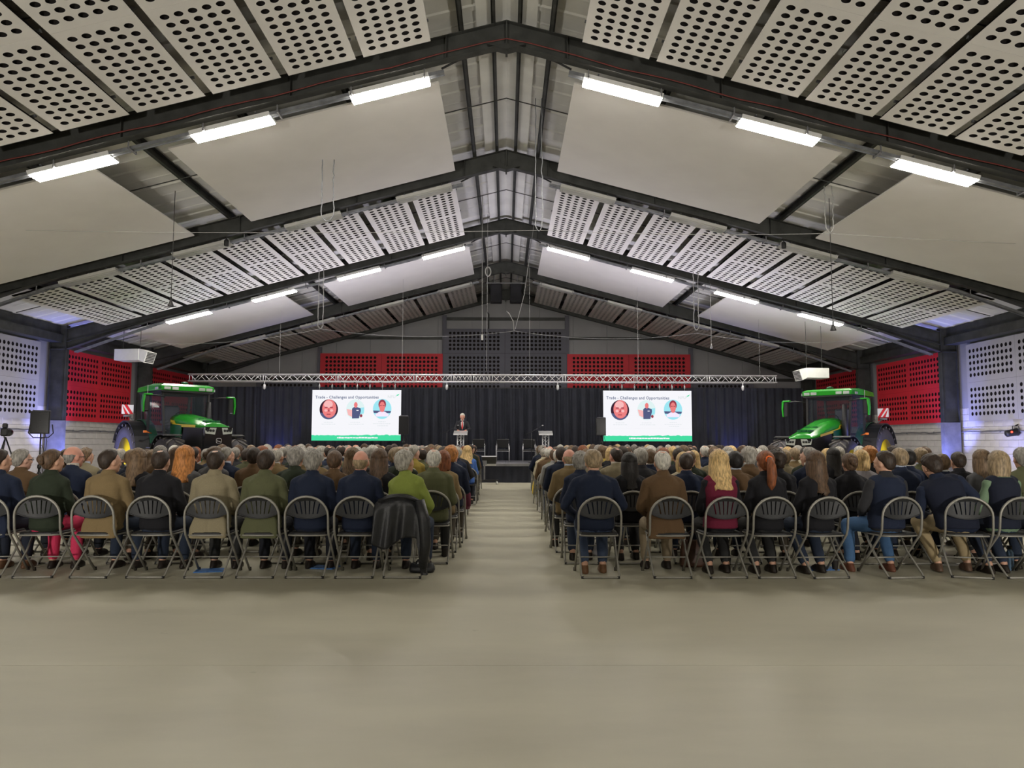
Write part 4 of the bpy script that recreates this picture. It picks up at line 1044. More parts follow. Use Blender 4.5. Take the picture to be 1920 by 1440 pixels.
g = MB(); g.tube([(-.58 + .085 * cos(a), 24 , 6.95 + .15 * sin(a)) for a in [2 * pi * k / 20 for k in range(20)]], .022, 6, closed=True)
tag(part('coiled_cable', g, 'cable'), 'coil of white cable hanging below the ridge', 'cable')
def catenary(pts, y, sag, label, r_=.005):
    P = []
    for (a, b_) in zip(pts[:-1], pts[1:]):
        for k in range(12):
            t = k / 12; P.append((a[0] + (b_[0] - a[0]) * t, y, a[1] + (b_[1] - a[1]) * t - sag * 4 * t * (1 - t)))
    P.append((pts[-1][0], y, pts[-1][1])); hang_cable('catenary_wire', P, r_, 'cable', label)
catenary([(-14.7, 6.05), (-10.55, 5.97), (.75, 6.02), (7.1, 5.98), (14.7, 5.7)], 16, .06, 'thin pale wire strung across hall in front of second frame')
catenary([(-12.0, 4.6), (-6.0, 5.05), (.28, 5.0), (6.2, 4.95), (12.0, 4.8)], 24, .22, 'sagging pale wire strung across hall near the stage')
for x in (-6.0, 6.2):
    loop(x, 24, rz_(8.6, x), 5.05, .08, 'thin cord pair holding the sagging wire on ' + SIDE[-1 if x < 0 else 1], 'cable')
for (x, y, zt_, zb, l) in ((-7.55, 16.7, 7.1, 4.45, SIDE[-1]), (7.55, 17.0, 7.1, 4.0, SIDE[1])):
    o = thing('pull_switch', 'black bell shaped pull handle hanging on a cord, ' + l, 'switch', (x, y, zb))
    g = MB(); g.tube([(0, 0, .1), (0, 0, zt_ - zb)], .008, 5); part('cord', g, 'dark_cable', o)
    g = MB(); g.lathe([(.07, -.02), (.065, 0), (.03, .1), (.015, .2)], 12); part('handle', g, 'black', o)
for (x, y, zt_, zb, l) in ((6.95, 25, 6.8, 4.6, SIDE[1]), (-2.0, 22, 8.1, 5.5, SIDE[-1])):
    if x < 0: continue
    o = thing('pull_switch', 'small pale pull handle on thin cord near truss, ' + l, 'switch', (x, y, zb))
    g = MB(); g.tube([(0, 0, .1), (0, 0, zt_ - zb)], .008, 5); part('cord', g, 'cable', o)
    g = MB(); g.lathe([(.05, -.02), (.045, 0), (.02, .08), (.01, .14)], 12); part('handle', g, 'steel2', o)

# ================================================================ FOLDING CHAIRS
def chair_meshes():
    d = {}
    n = 12; rx = .222; zt = .83
    def side(q, z):   # back frame: y as a function of height
        return (-.265 + (.83 - z) * .12) if z > .46 else (-.2206 + (.46 - z) * .96)
    g = MB(); pts = []
    for z in (0.01, .2, .44, .50, .62): pts.append((-rx, side(0, z), z))
    for k in range(0, 15):
        a = pi - pi * k / 14; z = .63 + .20 * sin(a); pts.append((rx * cos(a), side(0, z), z))
    for z in (.62, .50, .44, .2, 0.01): pts.append((rx, side(0, z), z))
    g.tube(pts, .0125, 8); g.tube([(-rx, side(0, .17), .17), (rx, side(0, .17), .17)], .008, 6)
    d['back_frame'] = g.mesh('back_frame', 'chairtube')
    g = MB(); g.tube([(-.195, .12, .43), (-.195, -.02, .24), (-.195, -.26, .03), (-.185, -.275, .012), (.185, -.275, .012), (.195, -.26, .03), (.195, -.02, .24), (.195, .12, .43)], .011, 8)
    d['rear_leg'] = g.mesh('rear_leg', 'chairtube')
    # backrest: fan with slots
    g = MB(); c0 = (0, .52); segs = 7
    def yb(x, z): return -.26 + (.83 - z) * .12 - .0 + .035 * (1 - (x / .21) ** 2) * (1 if z < .8 else .4)
    def zl(x): return .600 + .055 * (x / .21) ** 2      # lower edge
    def zu(x): return .63 + .19 * sqrt(max(0, 1 - (x / .214) ** 2))
    us = [-1, -.93]; hole = set()
    for c in (-.66, -.40, -.13, .13, .40, .66): us += [c - .035, c + .035]
    us += [.93, 1]; us = sorted(us)
    ts = [0, .2, .3, .45, .6, .75, .84, 1]
    def P(uu, t):
        x = .206 * uu * (1 - (1 - abs(uu) ** 3) * .42 * (1 - t)); z = zl(x) + (zu(x) - zl(x)) * t; return Vector((x, yb(x, z), z))
    for i in range(len(us) - 1):
        is_slot = abs(us[i + 1] - us[i] - .07) < 1e-6 and abs(us[i]) < .8
        sub = 1 if is_slot else 3
        for j in range(len(ts) - 1):
            if is_slot and .2 <= ts[j] and ts[j + 1] <= .84: continue
            for q in range(sub):
                u0 = us[i] + (us[i + 1] - us[i]) * q / sub; u1 = us[i] + (us[i + 1] - us[i]) * (q + 1) / sub
                g.add([P(u0, ts[j]), P(u1, ts[j]), P(u1, ts[j + 1]), P(u0, ts[j + 1])], [(0, 1, 2, 3)], False)
    # curved lower rib gives thickness
    g.tube([(-.206 + .412 * k / 12, yb(-.206 + .412 * k / 12, zl(-.206 + .412 * k / 12)), zl(-.206 + .412 * k / 12)) for k in range(13)], .007, 6)
    me = g.mesh('backrest', 'chairplastic'); d['backrest'] = me
    g = MB(); rs = []
    out = [(.19, -.19), (.205, .0), (.195, .17), (.13, .21), (-.13, .21), (-.195, .17), (-.205, 0), (-.19, -.19), (-.13, -.215), (0, -.225), (.13, -.215)]
    for (s_, z) in ((.96, .425), (1, .435), (1, .447), (.95, .458), (.6, .452)): rs.append([(x * s_, y * s_, z) for x, y in out])
    g.rings(rs, True, False); d['seat'] = fix_normals(g.mesh('seat', 'black'))
    g = MB(); g.tube([(x * 1.01, y * 1.01, .428) for x, y in out], .009, 6, closed=True); d['seat_rim'] = g.mesh('seat_rim', 'chairtube')
    g = MB()
    for q in (-1, 1):
        g.tube([(q * rx, .222, 0), (q * rx, .215, .035)], .016, 8); g.tube([(q * .185, -.275, 0), (q * .185, -.27, .025)], .015, 8)
    d['rubber_foot'] = g.mesh('rubber_foot', 'black')
    return d
CH = chair_meshes()
def folding_chair(x, y, rz, label, group, full=True):
    o = thing('folding_chair', label, 'chair', (x, y, 0), rz, group)
    for k, me in CH.items():
        if not full and k in ('rubber_foot', 'seat_rim'): continue
        part(k, me, None, o)
    return o

# ================================================================ PEOPLE
def remeshed(g, vox, smooth=2, dec=.5):
    me = bpy.data.meshes.new('raw'); me.from_pydata(g.v, [], g.f); fix_normals(me)
    o = bpy.data.objects.new('raw', me); COL.objects.link(o)
    m = o.modifiers.new('a', 'REMESH'); m.mode = 'VOXEL'; m.voxel_size = vox; m.use_smooth_shade = True
    m = o.modifiers.new('b', 'SMOOTH'); m.factor = .5; m.iterations = smooth
    if dec < 1: m = o.modifiers.new('c', 'DECIMATE'); m.ratio = dec
    dg = bpy.context.evaluated_depsgraph_get(); out = bpy.data.meshes.new_from_object(o.evaluated_get(dg))
    bpy.data.objects.remove(o); bpy.data.meshes.remove(me); return out
def join(me, g, mats):
    """append builder geometry (slots 1..) to a mesh"""
    bm = bmesh.new(); bm.from_mesh(me)
    for i, m in enumerate(mats): me.materials.append(M[m])
    vs = [bm.verts.new(v) for v in g.v]
    for fc, mi, sm in zip(g.f, g.m, g.sm):
        try: q = bm.faces.new([vs[i] for i in fc]); q.material_index = mi; q.smooth = sm
        except ValueError: pass
    bm.to_mesh(me); bm.free(); return me
ARCH = {}
def archetype(key, sh=.19, k=1.0, lf=0, ls=0, yaw=0, pitch=0, roll=0, arms='lap', legs='normal', tail=False, fem=False, twist=0, vox=.0125, neck=0, headfwd=0):
    P0 = Vector((0, -.03, .5)); stand = legs == 'stand'
    RL = Matrix.Rotation(radians(ls), 4, 'Y') @ Matrix.Rotation(-radians(lf), 4, 'X') @ Matrix.Rotation(radians(twist), 4, 'Z')
    def T(p):
        p = Vector(p); z = p.z; t = max(0, min(1, (z - .5) / .25)); q = p - P0; q2 = RL @ q
        return P0 + q.lerp(q2, t)
    hc = T((0, -.015 + headfwd, 1.175 + neck))
    HM = Matrix.Translation(hc) @ Matrix.Rotation(radians(-yaw), 4, 'Z') @ Matrix.Rotation(radians(-pitch), 4, 'X') @ Matrix.Rotation(radians(roll), 4, 'Y')
    HT = lambda p: HM @ Vector(p)
    w = .92 if fem else 1.0; w *= k
    rings = [(0, -.03, .44, .12 * w, .09), (0, -.03, .49, .17 * w, .12), (0, -.035, .56, .168 * w, .118 * k), (0, -.05, .68, (.135 if fem else .152) * w, .105 * k), (0, -.06, .80, .152 * w, .11 * k), (0, -.065, .90, (.165) * w, .112), (0, -.065, .965, sh * .85, .10), (0, -.06, 1.01, sh * .62, .085), (0, -.055, 1.04, .085, .07)]
    def torso(g, off, rr=rings):
        g.loft([(a, b, c, d_ + off, e + off) for a, b, c, d_, e in rr], 24, 2.3, T)
    shp = [T((s * (sh - .025), -.06, .955)) for s in (-1, 1)]
    # arms
    if arms == 'lap': el = [T((-sh - .045, .0, .70)), T((sh + .045, .0, .70))]; wr = [Vector((-.11, .24, .60)), Vector((.11, .24, .60))]
    elif arms == 'fold': el = [T((-sh - .06, .03, .74)), T((sh + .06, .03, .74))]; wr = [T((.06, .16, .76)), T((-.06, .17, .73))]
    elif arms == 'chin': el = [T((-sh - .02, .12, .70)), T((sh + .04, .0, .70))]; wr = [HT((-.05, .11, -.16)), Vector((.10, .24, .60))]
    elif arms == 'wide': el = [T((-sh - .10, .02, .72)), T((sh + .10, .02, .72))]; wr = [Vector((-.17, .26, .585)), Vector((.17, .26, .585))]
    elif arms == 'lectern': el = [T((-sh - .07, .03, .74)), T((sh + .07, .03, .74))]; wr = [T((-.16, .27, .70)), T((.16, .27, .70))]
    hips = [Vector((-.09, -.03, .53)), Vector((.09, -.03, .53))]
    if legs == 'normal': kn = [Vector((-.12, .38, .50)), Vector((.12, .38, .50))]; an = [Vector((-.12, .36, .09)), Vector((.12, .36, .09))]
    elif legs == 'wide': kn = [Vector((-.24, .30, .50)), Vector((.20, .36, .50))]; an = [Vector((-.27, .22, .09)), Vector((.16, .16, .09))]
    elif legs == 'back': kn = [Vector((-.12, .36, .50)), Vector((.12, .36, .50))]; an = [Vector((-.10, .05, .09)), Vector((.10, .10, .09))]
    elif legs == 'cross': kn = [Vector((-.30, .28, .52)), Vector((.10, .36, .52))]; an = [Vector((-.16, .10, .10)), Vector((.16, .20, .10))]
    elif legs == 'fwd': kn = [Vector((-.11, .36, .50)), Vector((.11, .36, .50))]; an = [Vector((-.10, .52, .09)), Vector((.10, .5, .09))]
    elif stand: hips = [Vector((-.09, -.03, .46)), Vector((.09, -.03, .46))]; kn = [Vector((-.10, -.01, .04)), Vector((.10, -.01, .04))]; an = [Vector((-.11, -.04, -.40)), Vector((.11, -.04, -.40))]
    # ---- body (one continuous surface)
    g = MB(); torso(g, -.012)
    for i, s in enumerate((-1, 1)):
        g.ell(shp[i], (.055, .055, .055)); g.limb(shp[i], el[i], .045, .036); g.limb(el[i], wr[i], .037, .026)
        g.limb(hips[i], kn[i], .085 * w, .055); g.limb(kn[i], an[i], .055, .038)
        d = (wr[i] - el[i]).normalized(); pc = wr[i] + d * .055
        g.limb(wr[i], pc, .024, .032)
    g.limb(T((0, -.05, 1.0)), HT((0, -.02, -.05)), .06 if not fem else .05, .054 if not fem else .045)
    # head
    hs = 1.03 if fem else 1.07
    HE = lambda c, r_: g.ell([a * hs for a in c], [a * hs for a in r_], 20, 12, HT)
    HE((0, -.018, .025), (.075, .094, .092)); HE((0, .02, -.03), (.062, .068, .078)); HE((0, .045, -.075), (.04, .038, .036))
    HE((0, .06, .012), (.058, .024, .05)); HE((0, .088, -.012), (.012, .018, .026)); HE((0, .094, -.028), (.017, .014, .011)); HE((0, .068, -.058), (.026, .018, .014))
    for s in (-1, 1): HE((s * .076, -.004, -.008), (.009, .02, .032)); HE((s * .028, .075, .022), (.022, .012, .008)); HE((s * .042, .05, -.02), (.022, .024, .02))
    body = remeshed(g, vox * .85, 1, .55); body.materials.append(M['skin'])
    # fingers, eyes, brows, lips as fine additions rooted in the surface
    f = MB()
    for i, s in enumerate((-1, 1)):
        d = (wr[i] - el[i]).normalized(); side = d.cross(Vector((0, 0, 1))).normalized(); dn = side.cross(d).normalized()
        if dn.z > 0: dn = -dn
        pc = wr[i] + d * .06
        for j in range(4):
            o_ = side * (.027 - .018 * j); ln = (.036, .042, .04, .031)[j]
            a = pc + o_ + d * .015; b_ = a + d * ln + dn * .008; c = b_ + (d * .5 + dn * .8).normalized() * ln * .7; e = c + (dn - d * .3).normalized() * ln * .5
            f.cur = 0; f.tube([a - d * .03, a, b_, c, e], [.009, .0092, .0085, .0078, .0055], 7)
        inner = side * (s * 1.0 if side.x * s < 0 else -s * 1.0); inner = side if (side.x * s) < 0 else -side
        f.tube([wr[i] + d * .02 + inner * .018, wr[i] + d * .05 + inner * .042, wr[i] + d * .08 + inner * .05 + dn * .01, wr[i] + d * .1 + inner * .045 + dn * .018], [.013, .0115, .0098, .007], 7)
    def FE(m, c, r_, nn=10): f.cur = m; f.ell([a * hs for a in c], [a * hs for a in r_], nn, 6, HT); f.cur = 0
    for s in (-1, 1):
        FE(1, (s * .03, .0835, .004), (.0125, .006, .0065)); FE(2, (s * .03, .089, .004), (.0048, .0025, .0048), 8); FE(2, (s * .031, .0875, .0265), (.018, .004, .0035), 8)
    FE(3, (0, .0835, -.056), (.022, .006, .0045))
    join(body, f, ['eye', 'dark', 'lip'])
    # ---- jacket
    g = MB(); jr = [r_ for r_ in rings]
    if stand: jr = [(0, -.03, .26, .17, .12), (0, -.03, .36, .172, .122)] + rings[1:]
    torso(g, .016, jr)
    for i in (0, 1):
        g.ell(shp[i] + Vector((0, 0, .0)), (.066, .066, .064)); g.limb(T(((-1, 1)[i] * sh * .45, -.06, 1.012)), shp[i] + Vector((0, 0, .018)), .045, .05)
        g.limb(shp[i], el[i], .066 if not fem else .058, .053); d = (wr[i] - el[i]); g.limb(el[i], el[i] + d * .93, .054, .04)
    g.loft([(0, -.055, 1.0, .10, .085), (0, -.052, 1.045, .082, .075), (0, -.047, 1.08, .067, .066), (0, -.042, 1.10, .061, .06)], 20, 2, lambda p: T(Vector((p.x, p.y, p.z - max(0, p.y + .03) * .8))))
    if tail:
        rs = []
        for (z, hw, yy) in ((.66, .15, -.165), (.56, .19, -.185), (.48, .205, -.205), (.395, .20, -.225)):
            rs.append([(-hw, yy + .045, z), (-hw * .9, yy - .0, z), (-.02, yy - .012, z), (0, yy - .004, z), (.02, yy - .012, z), (hw * .9, yy, z), (hw, yy + .045, z), (hw * .9, yy + .03, z), (0, yy + .022, z), (-hw * .9, yy + .03, z)])
        g.rings(rs)
    jk = remeshed(g, vox, 2, .5)
    # folds
    for v in jk.vertices:
        c = v.co; nn = noise.noise(Vector((c.x * 9, c.y * 9, c.z * 14 + hash(key) % 7))) * .007 + noise.noise(Vector((c.x * 24, c.y * 20, c.z * 30))) * .002
        v.co += v.normal * nn
    jk.materials.append(M['fabric'])
    # ---- trousers
    g = MB()
    g.loft([(0, -.03, .44 if not stand else .38, .15 * w, .11), (0, -.03, .50, .178 * w, .13), (0, -.035, .60, .168 * w, .12)], 22, 2.3)
    for i in (0, 1):
        g.limb(hips[i] - Vector((0, 0, .0)), kn[i], .10 * w, .072); d = an[i] - kn[i]; g.limb(kn[i], kn[i] + d * .9, .072, .056)
    tr_ = remeshed(g, vox * 1.2, 2, .45); tr_.materials.append(M['fabric'])
    for v in tr_.vertices: v.co += v.normal * noise.noise(v.co * 12) * .006
    # ---- shoes
    sh_ = []
    for i in (0, 1):
        g = MB()
        a = an[i]; zf = a.z - .09
        g.limb(a + Vector((0, 0, -.02)), a + Vector((0, -.01, -.05)), .042, .042); g.loft([(a.x, a.y + .06, zf + .0, .046, .135), (a.x, a.y + .06, zf + .018, .05, .14), (a.x, a.y + .06, zf + .045, .044, .125), (a.x, a.y + .03, zf + .075, .036, .08)], 16, 2.4)
        q = remeshed(g, vox, 1, .5); q.materials.append(M['leather_shoe']); sh_.append(q)
    g = MB(); rs = []
    TC = lambda p: T(Vector((p[0], p[1], p[2] - max(0, p[1] + .03) * .6)))
    nk = HT((0, -.02, -.05))
    for (z, ra) in ((1.045, .068), (1.085, .0655), (1.112, .063), (1.112, .059), (1.06, .058)):
        t = (z - 1.0) / .12
        rs.append([TC((ra * cos(2 * pi * k / 20), -.047 + t * .012 + ra * sin(2 * pi * k / 20), z)) for k in range(20)])
    g.rings(rs, False, True); col_ = g.mesh('shirt_collar', 'fabric')
    vest = None
    if key in ('woman', 'gilet', 'leaner'):
        g = MB(); torso(g, .027, rings[1:7] + [(0, -.062, .995, sh * .66, .088), (0, -.055, 1.035, .09, .075)])
        for i in (0, 1): g.limb(T(((-1, 1)[i] * sh * .35, -.06, 1.0)), T(((-1, 1)[i] * sh * .72, -.06, .985)), .062, .066)
        vest = remeshed(g, vox, 2, .5); vest.materials.append(M['fabric'])
    ARCH[key] = dict(vest=vest, collar=col_, body=body, jacket=jk, trousers=tr_, shoe=sh_, head=HM.copy(), hs=hs)
def hair_mesh(kind, seed=0):
    """hair in head space (face towards +Y)"""
    rnd = random.Random(seed); g = MB(); nu, nv = 48, 34; vs = []; fs = []
    thick = {'short': .011, 'crop': .006, 'bald': .004, 'thin': .007, 'bob': .02, 'long': .017, 'wavy': .024, 'bun': .013, 'pony': .013, 'curly': .024, 'tousled': .018}[kind]
    rough = {'curly': .012, 'tousled': .008, 'wavy': .006}.get(kind, .0025)
    sd = rnd.uniform(0, 50)
    for i in range(1, nv):
        th = pi * i / nv
        for k in range(nu):
            ph = 2 * pi * k / nu; d = Vector((sin(th) * cos(ph), sin(th) * sin(ph), -cos(th)))
            base = Vector((d.x * .077, d.y * .096 - .018, d.z * .094 * (1 + .28 * max(0, -d.z)) + .025))
            # hairline: hair kept where above line that rises towards the face
            fwd = d.y                                   # 1 = face
            KN = [(-1, -.95), (-.4, -.90), (-.12, -.30), (.2, -.02), (.55, .5), (1, .6)]
            line = .6
            for (a0, l0), (a1, l1) in zip(KN[:-1], KN[1:]):
                if a0 <= fwd <= a1: line = l0 + (l1 - l0) * (fwd - a0) / (a1 - a0); break
            if kind in ('bob', 'long', 'wavy'): line = -2 if fwd < .12 else (-.25 + (fwd - .12) * 1.35)
            m = (d.z - line) * (2.6 if kind in ('short', 'crop', 'thin', 'bald') else 4) + .35; m = max(0, min(1, m))
            if kind == 'bald':    # only a fringe round back and sides
                m *= max(0, min(1, (.22 - d.z + .1 * noise.noise(Vector((d.x * 4, d.y * 4, sd)))) * 3))
            if kind == 'thin':    # crown patch missing
                cr_ = (Vector((d.x, d.y + .25, d.z - .95))).length; m *= max(0.0, min(1, (cr_ - .28) * 6))
            n_ = noise.noise(Vector((d.x * 5 + sd, d.y * 5, d.z * 3))) * rough + noise.noise(Vector((d.x * 16 + sd, d.y * 16, d.z * 6))) * rough * .5
            t = (thick + n_) * m - .012 * (1 - m)
            if kind in ('bob', 'long', 'wavy', 'bun', 'pony') and d.z > 0: t += .003
            vs.append(base + d * t)
    for i in range(nv - 2):
        for k in range(nu): fs.append((i * nu + k, i * nu + (k + 1) % nu, (i + 1) * nu + (k + 1) % nu, (i + 1) * nu + k))
    vs.append(Vector((0, -.018, -.06))); vs.append(Vector((0, -.018, .119 + (thick if kind not in ('bald', 'thin') else -.012)))); nb = len(vs) - 2
    for k in range(nu): fs.append((nb, (k + 1) % nu, k)); fs.append((nb + 1, (nv - 2) * nu + k, (nv - 2) * nu + (k + 1) % nu))
    g.add(vs, fs, True)
    if kind in ('bob', 'long', 'wavy'):
        # curtain of hair: closed slab wrapping round the back of the head
        Ln = {'bob': -.13, 'long': -.30, 'wavy': -.26}[kind]; NL = 14; NA = 30; rings = []
        for j in range(NL + 1):
            t = j / NL; z = .05 + (Ln - .05) * t
            back = -.018 - (.03 + .11 * max(0, t - .3) if kind != 'bob' else .01) * t
            a = (.088 + .010 * min(1, t * 6) + .008 * sin(t * pi * .8) + (.022 * t if kind == 'wavy' else 0)) * (1 - (.30 if kind == 'long' else .12) * max(0, t - .55) * 2)
            b_ = (.105 + .010 * min(1, t * 6)) * (1 - .2 * t)
            th_ = .03 if t < .95 else .012
            o_, i_ = [], []
            for k in range(NA + 1):
                ang = radians(-25) - radians(130) * 0 ; ang = pi + radians(-28) + (pi + radians(56)) * k / NA
                w_ = 1 + (.07 if kind == 'wavy' else .03) * noise.noise(Vector((k * .8 + sd, z * (9 if kind == 'wavy' else 3), 3)))
                x, y = a * cos(ang) * w_, back + b_ * sin(ang) * w_
                zz = z + (noise.noise(Vector((k * 1.3, sd, 1))) * .05 if j == NL else 0)
                o_.append((x, y, zz)); i_.append((x * .55, back + (y - back) * .5 + .02 * 0, zz))
            rings.append(o_ + i_[::-1])
        g.rings(rings, True, True)
    if kind == 'bun':
        g.ell((0.0, -.125, .03), (.045, .04, .045), 16, 10); g.ell((.02, -.13, .0), (.03, .03, .03)); g.ell((-.02, -.12, .05), (.03, .03, .03))
    if kind == 'pony':
        g.tube([(0, -.10, .04), (0, -.14, .045), (0.005, -.165, -.02), (.01, -.165, -.12), (0, -.16, -.22), (.0, -.165, -.27)], [.02, .03, .045, .05, .042, .01], 14)
    me = g.mesh('hair', 'hair'); fix_normals(me); return me
HAIR = {}
for kd in ('short', 'crop', 'bald', 'thin', 'bob', 'long', 'wavy', 'bun', 'pony', 'curly', 'tousled'):
    HAIR[kd] = [hair_mesh(kd, 3), hair_mesh(kd, 8)] if kd in ('short', 'curly', 'tousled', 'wavy', 'long') else [hair_mesh(kd, 3)]
archetype('man')
archetype('man_tail', tail=True)
archetype('man_right', yaw=35, tail=True, arms='lap')
archetype('man_left', yaw=-32, arms='fold', lf=2)
archetype('big_down', sh=.215, k=1.16, lf=5, pitch=24, arms='wide', legs='back', headfwd=.015)
archetype('big', sh=.21, k=1.12, arms='wide', legs='back')
archetype('woman', sh=.165, fem=True, legs='back')
archetype('woman_right', sh=.165, fem=True, yaw=38, arms='lap', ls=2)
archetype('woman_lean', sh=.17, fem=True, yaw=28, roll=-8, ls=-7, lf=1, arms='lap', twist=-18)
archetype('gilet', sh=.19, yaw=-30, pitch=6, legs='wide', arms='lap', ls=1)
archetype('leaner', sh=.21, k=1.1, ls=-17, lf=9, yaw=-20, pitch=15, roll=-8, legs='cross', arms='wide')
archetype('speaker', sh=.2, legs='stand', arms='lectern', pitch=20, lf=3, vox=.009)

SKIN = [(.56, .32, .22), (.60, .36, .27), (.50, .27, .18), (.62, .30, .22)]
HC_ = dict(black=(.012, .01, .009), dark=(.03, .019, .013), brown=(.085, .05, .028), mid=(.14, .09, .05), ginger=(.42, .17, .045), auburn=(.2, .065, .025), blonde=(.55, .38, .17), sandy=(.27, .2, .12), grey=(.24, .225, .2), silver=(.33, .31, .27), white=(.5, .48, .43))
JC = dict(navy=(.012, .018, .04), black=(.011, .011, .014), dkgreen=(.022, .03, .018), tweed=(.19, .135, .065), tan=(.24, .205, .13), olive=(.095, .1, .05), brown=(.105, .062, .03), grey=(.085, .085, .09), charcoal=(.028, .028, .032), ltgrey=(.26, .26, .25), blue=(.06, .14, .42), burgundy=(.13, .012, .035), lime=(.22, .27, .055), cream=(.4, .36, .26), mustard=(.32, .24, .05), lilac=(.33, .31, .33), green=(.03, .2, .06), sage=(.16, .24, .15))
HNAME = dict(short='short', crop='cropped', bald='balding', thin='thinning', bob='bobbed', long='straight', wavy='wavy', bun='pinned-up', pony='ponytailed', curly='curly', tousled='tousled')
CN = dict(black='black', dark='dark', brown='brown', mid='fair-brown', ginger='ginger', auburn='auburn', blonde='blonde', sandy='sandy', grey='grey', silver='silver', white='white')
JN = dict(navy='navy', black='black', dkgreen='dark-green', tweed='tan', tan='pale-tan', olive='olive', brown='brown', grey='grey', charcoal='charcoal', ltgrey='light-grey', blue='bright-blue', burgundy='burgundy', lime='lime-green', cream='cream', mustard='mustard', lilac='lilac', green='green', sage='sage-green')
def person(x, y, z, rz, arch, hair, hc, jc, label, group, tc=(.02, .02, .025), skin=0, scale=1.0, sc=(.02, .015, .012), glasses=False, hseed=0, collar=None, vest=None):
    A = ARCH[arch]
    o = thing('person', label, 'person', (x, y, z), rz, group); o.scale = (scale,) * 3
    part('body', A['body'], None, o, color=SKIN[skin % 4]); part('jacket', A['jacket'], None, o, color=jc)
    part('trousers', A['trousers'], None, o, color=tc); [part('shoe', q, None, o, color=sc) for q in A['shoe']]
    if vest: part('vest', A['vest'], None, o, color=vest, label='sleeveless vest')
    if collar: part('shirt_collar', A['collar'], None, o, color=collar)
    if hair:
        hm = HAIR[hair][hseed % len(HAIR[hair])]; h = part('hair', hm, None, o, color=hc); h.matrix_local = A['head'] @ Matrix.Scale(A['hs'], 4)
    if glasses:
        gg = MB()
        for s in (-1, 1):
            gg.tube([(s * .032 + .02 * cos(a), .098, .004 + .014 * sin(a)) for a in [2 * pi * k / 12 for k in range(12)]], .0022, 5, closed=True); gg.tube([(s * .052, .096, .008), (s * .079, .02, .006), (s * .081, -.01, 0)], .003, 5)
        gl_ = part('glasses', gg, 'dark', o); gl_.matrix_local = A['head']
    return o
ROW0, RP = 8.06, .9
def rowname(r_): return ('back row' if r_ == 0 else 'front row' if r_ == 16 else ORD[r_] + ' row from back')
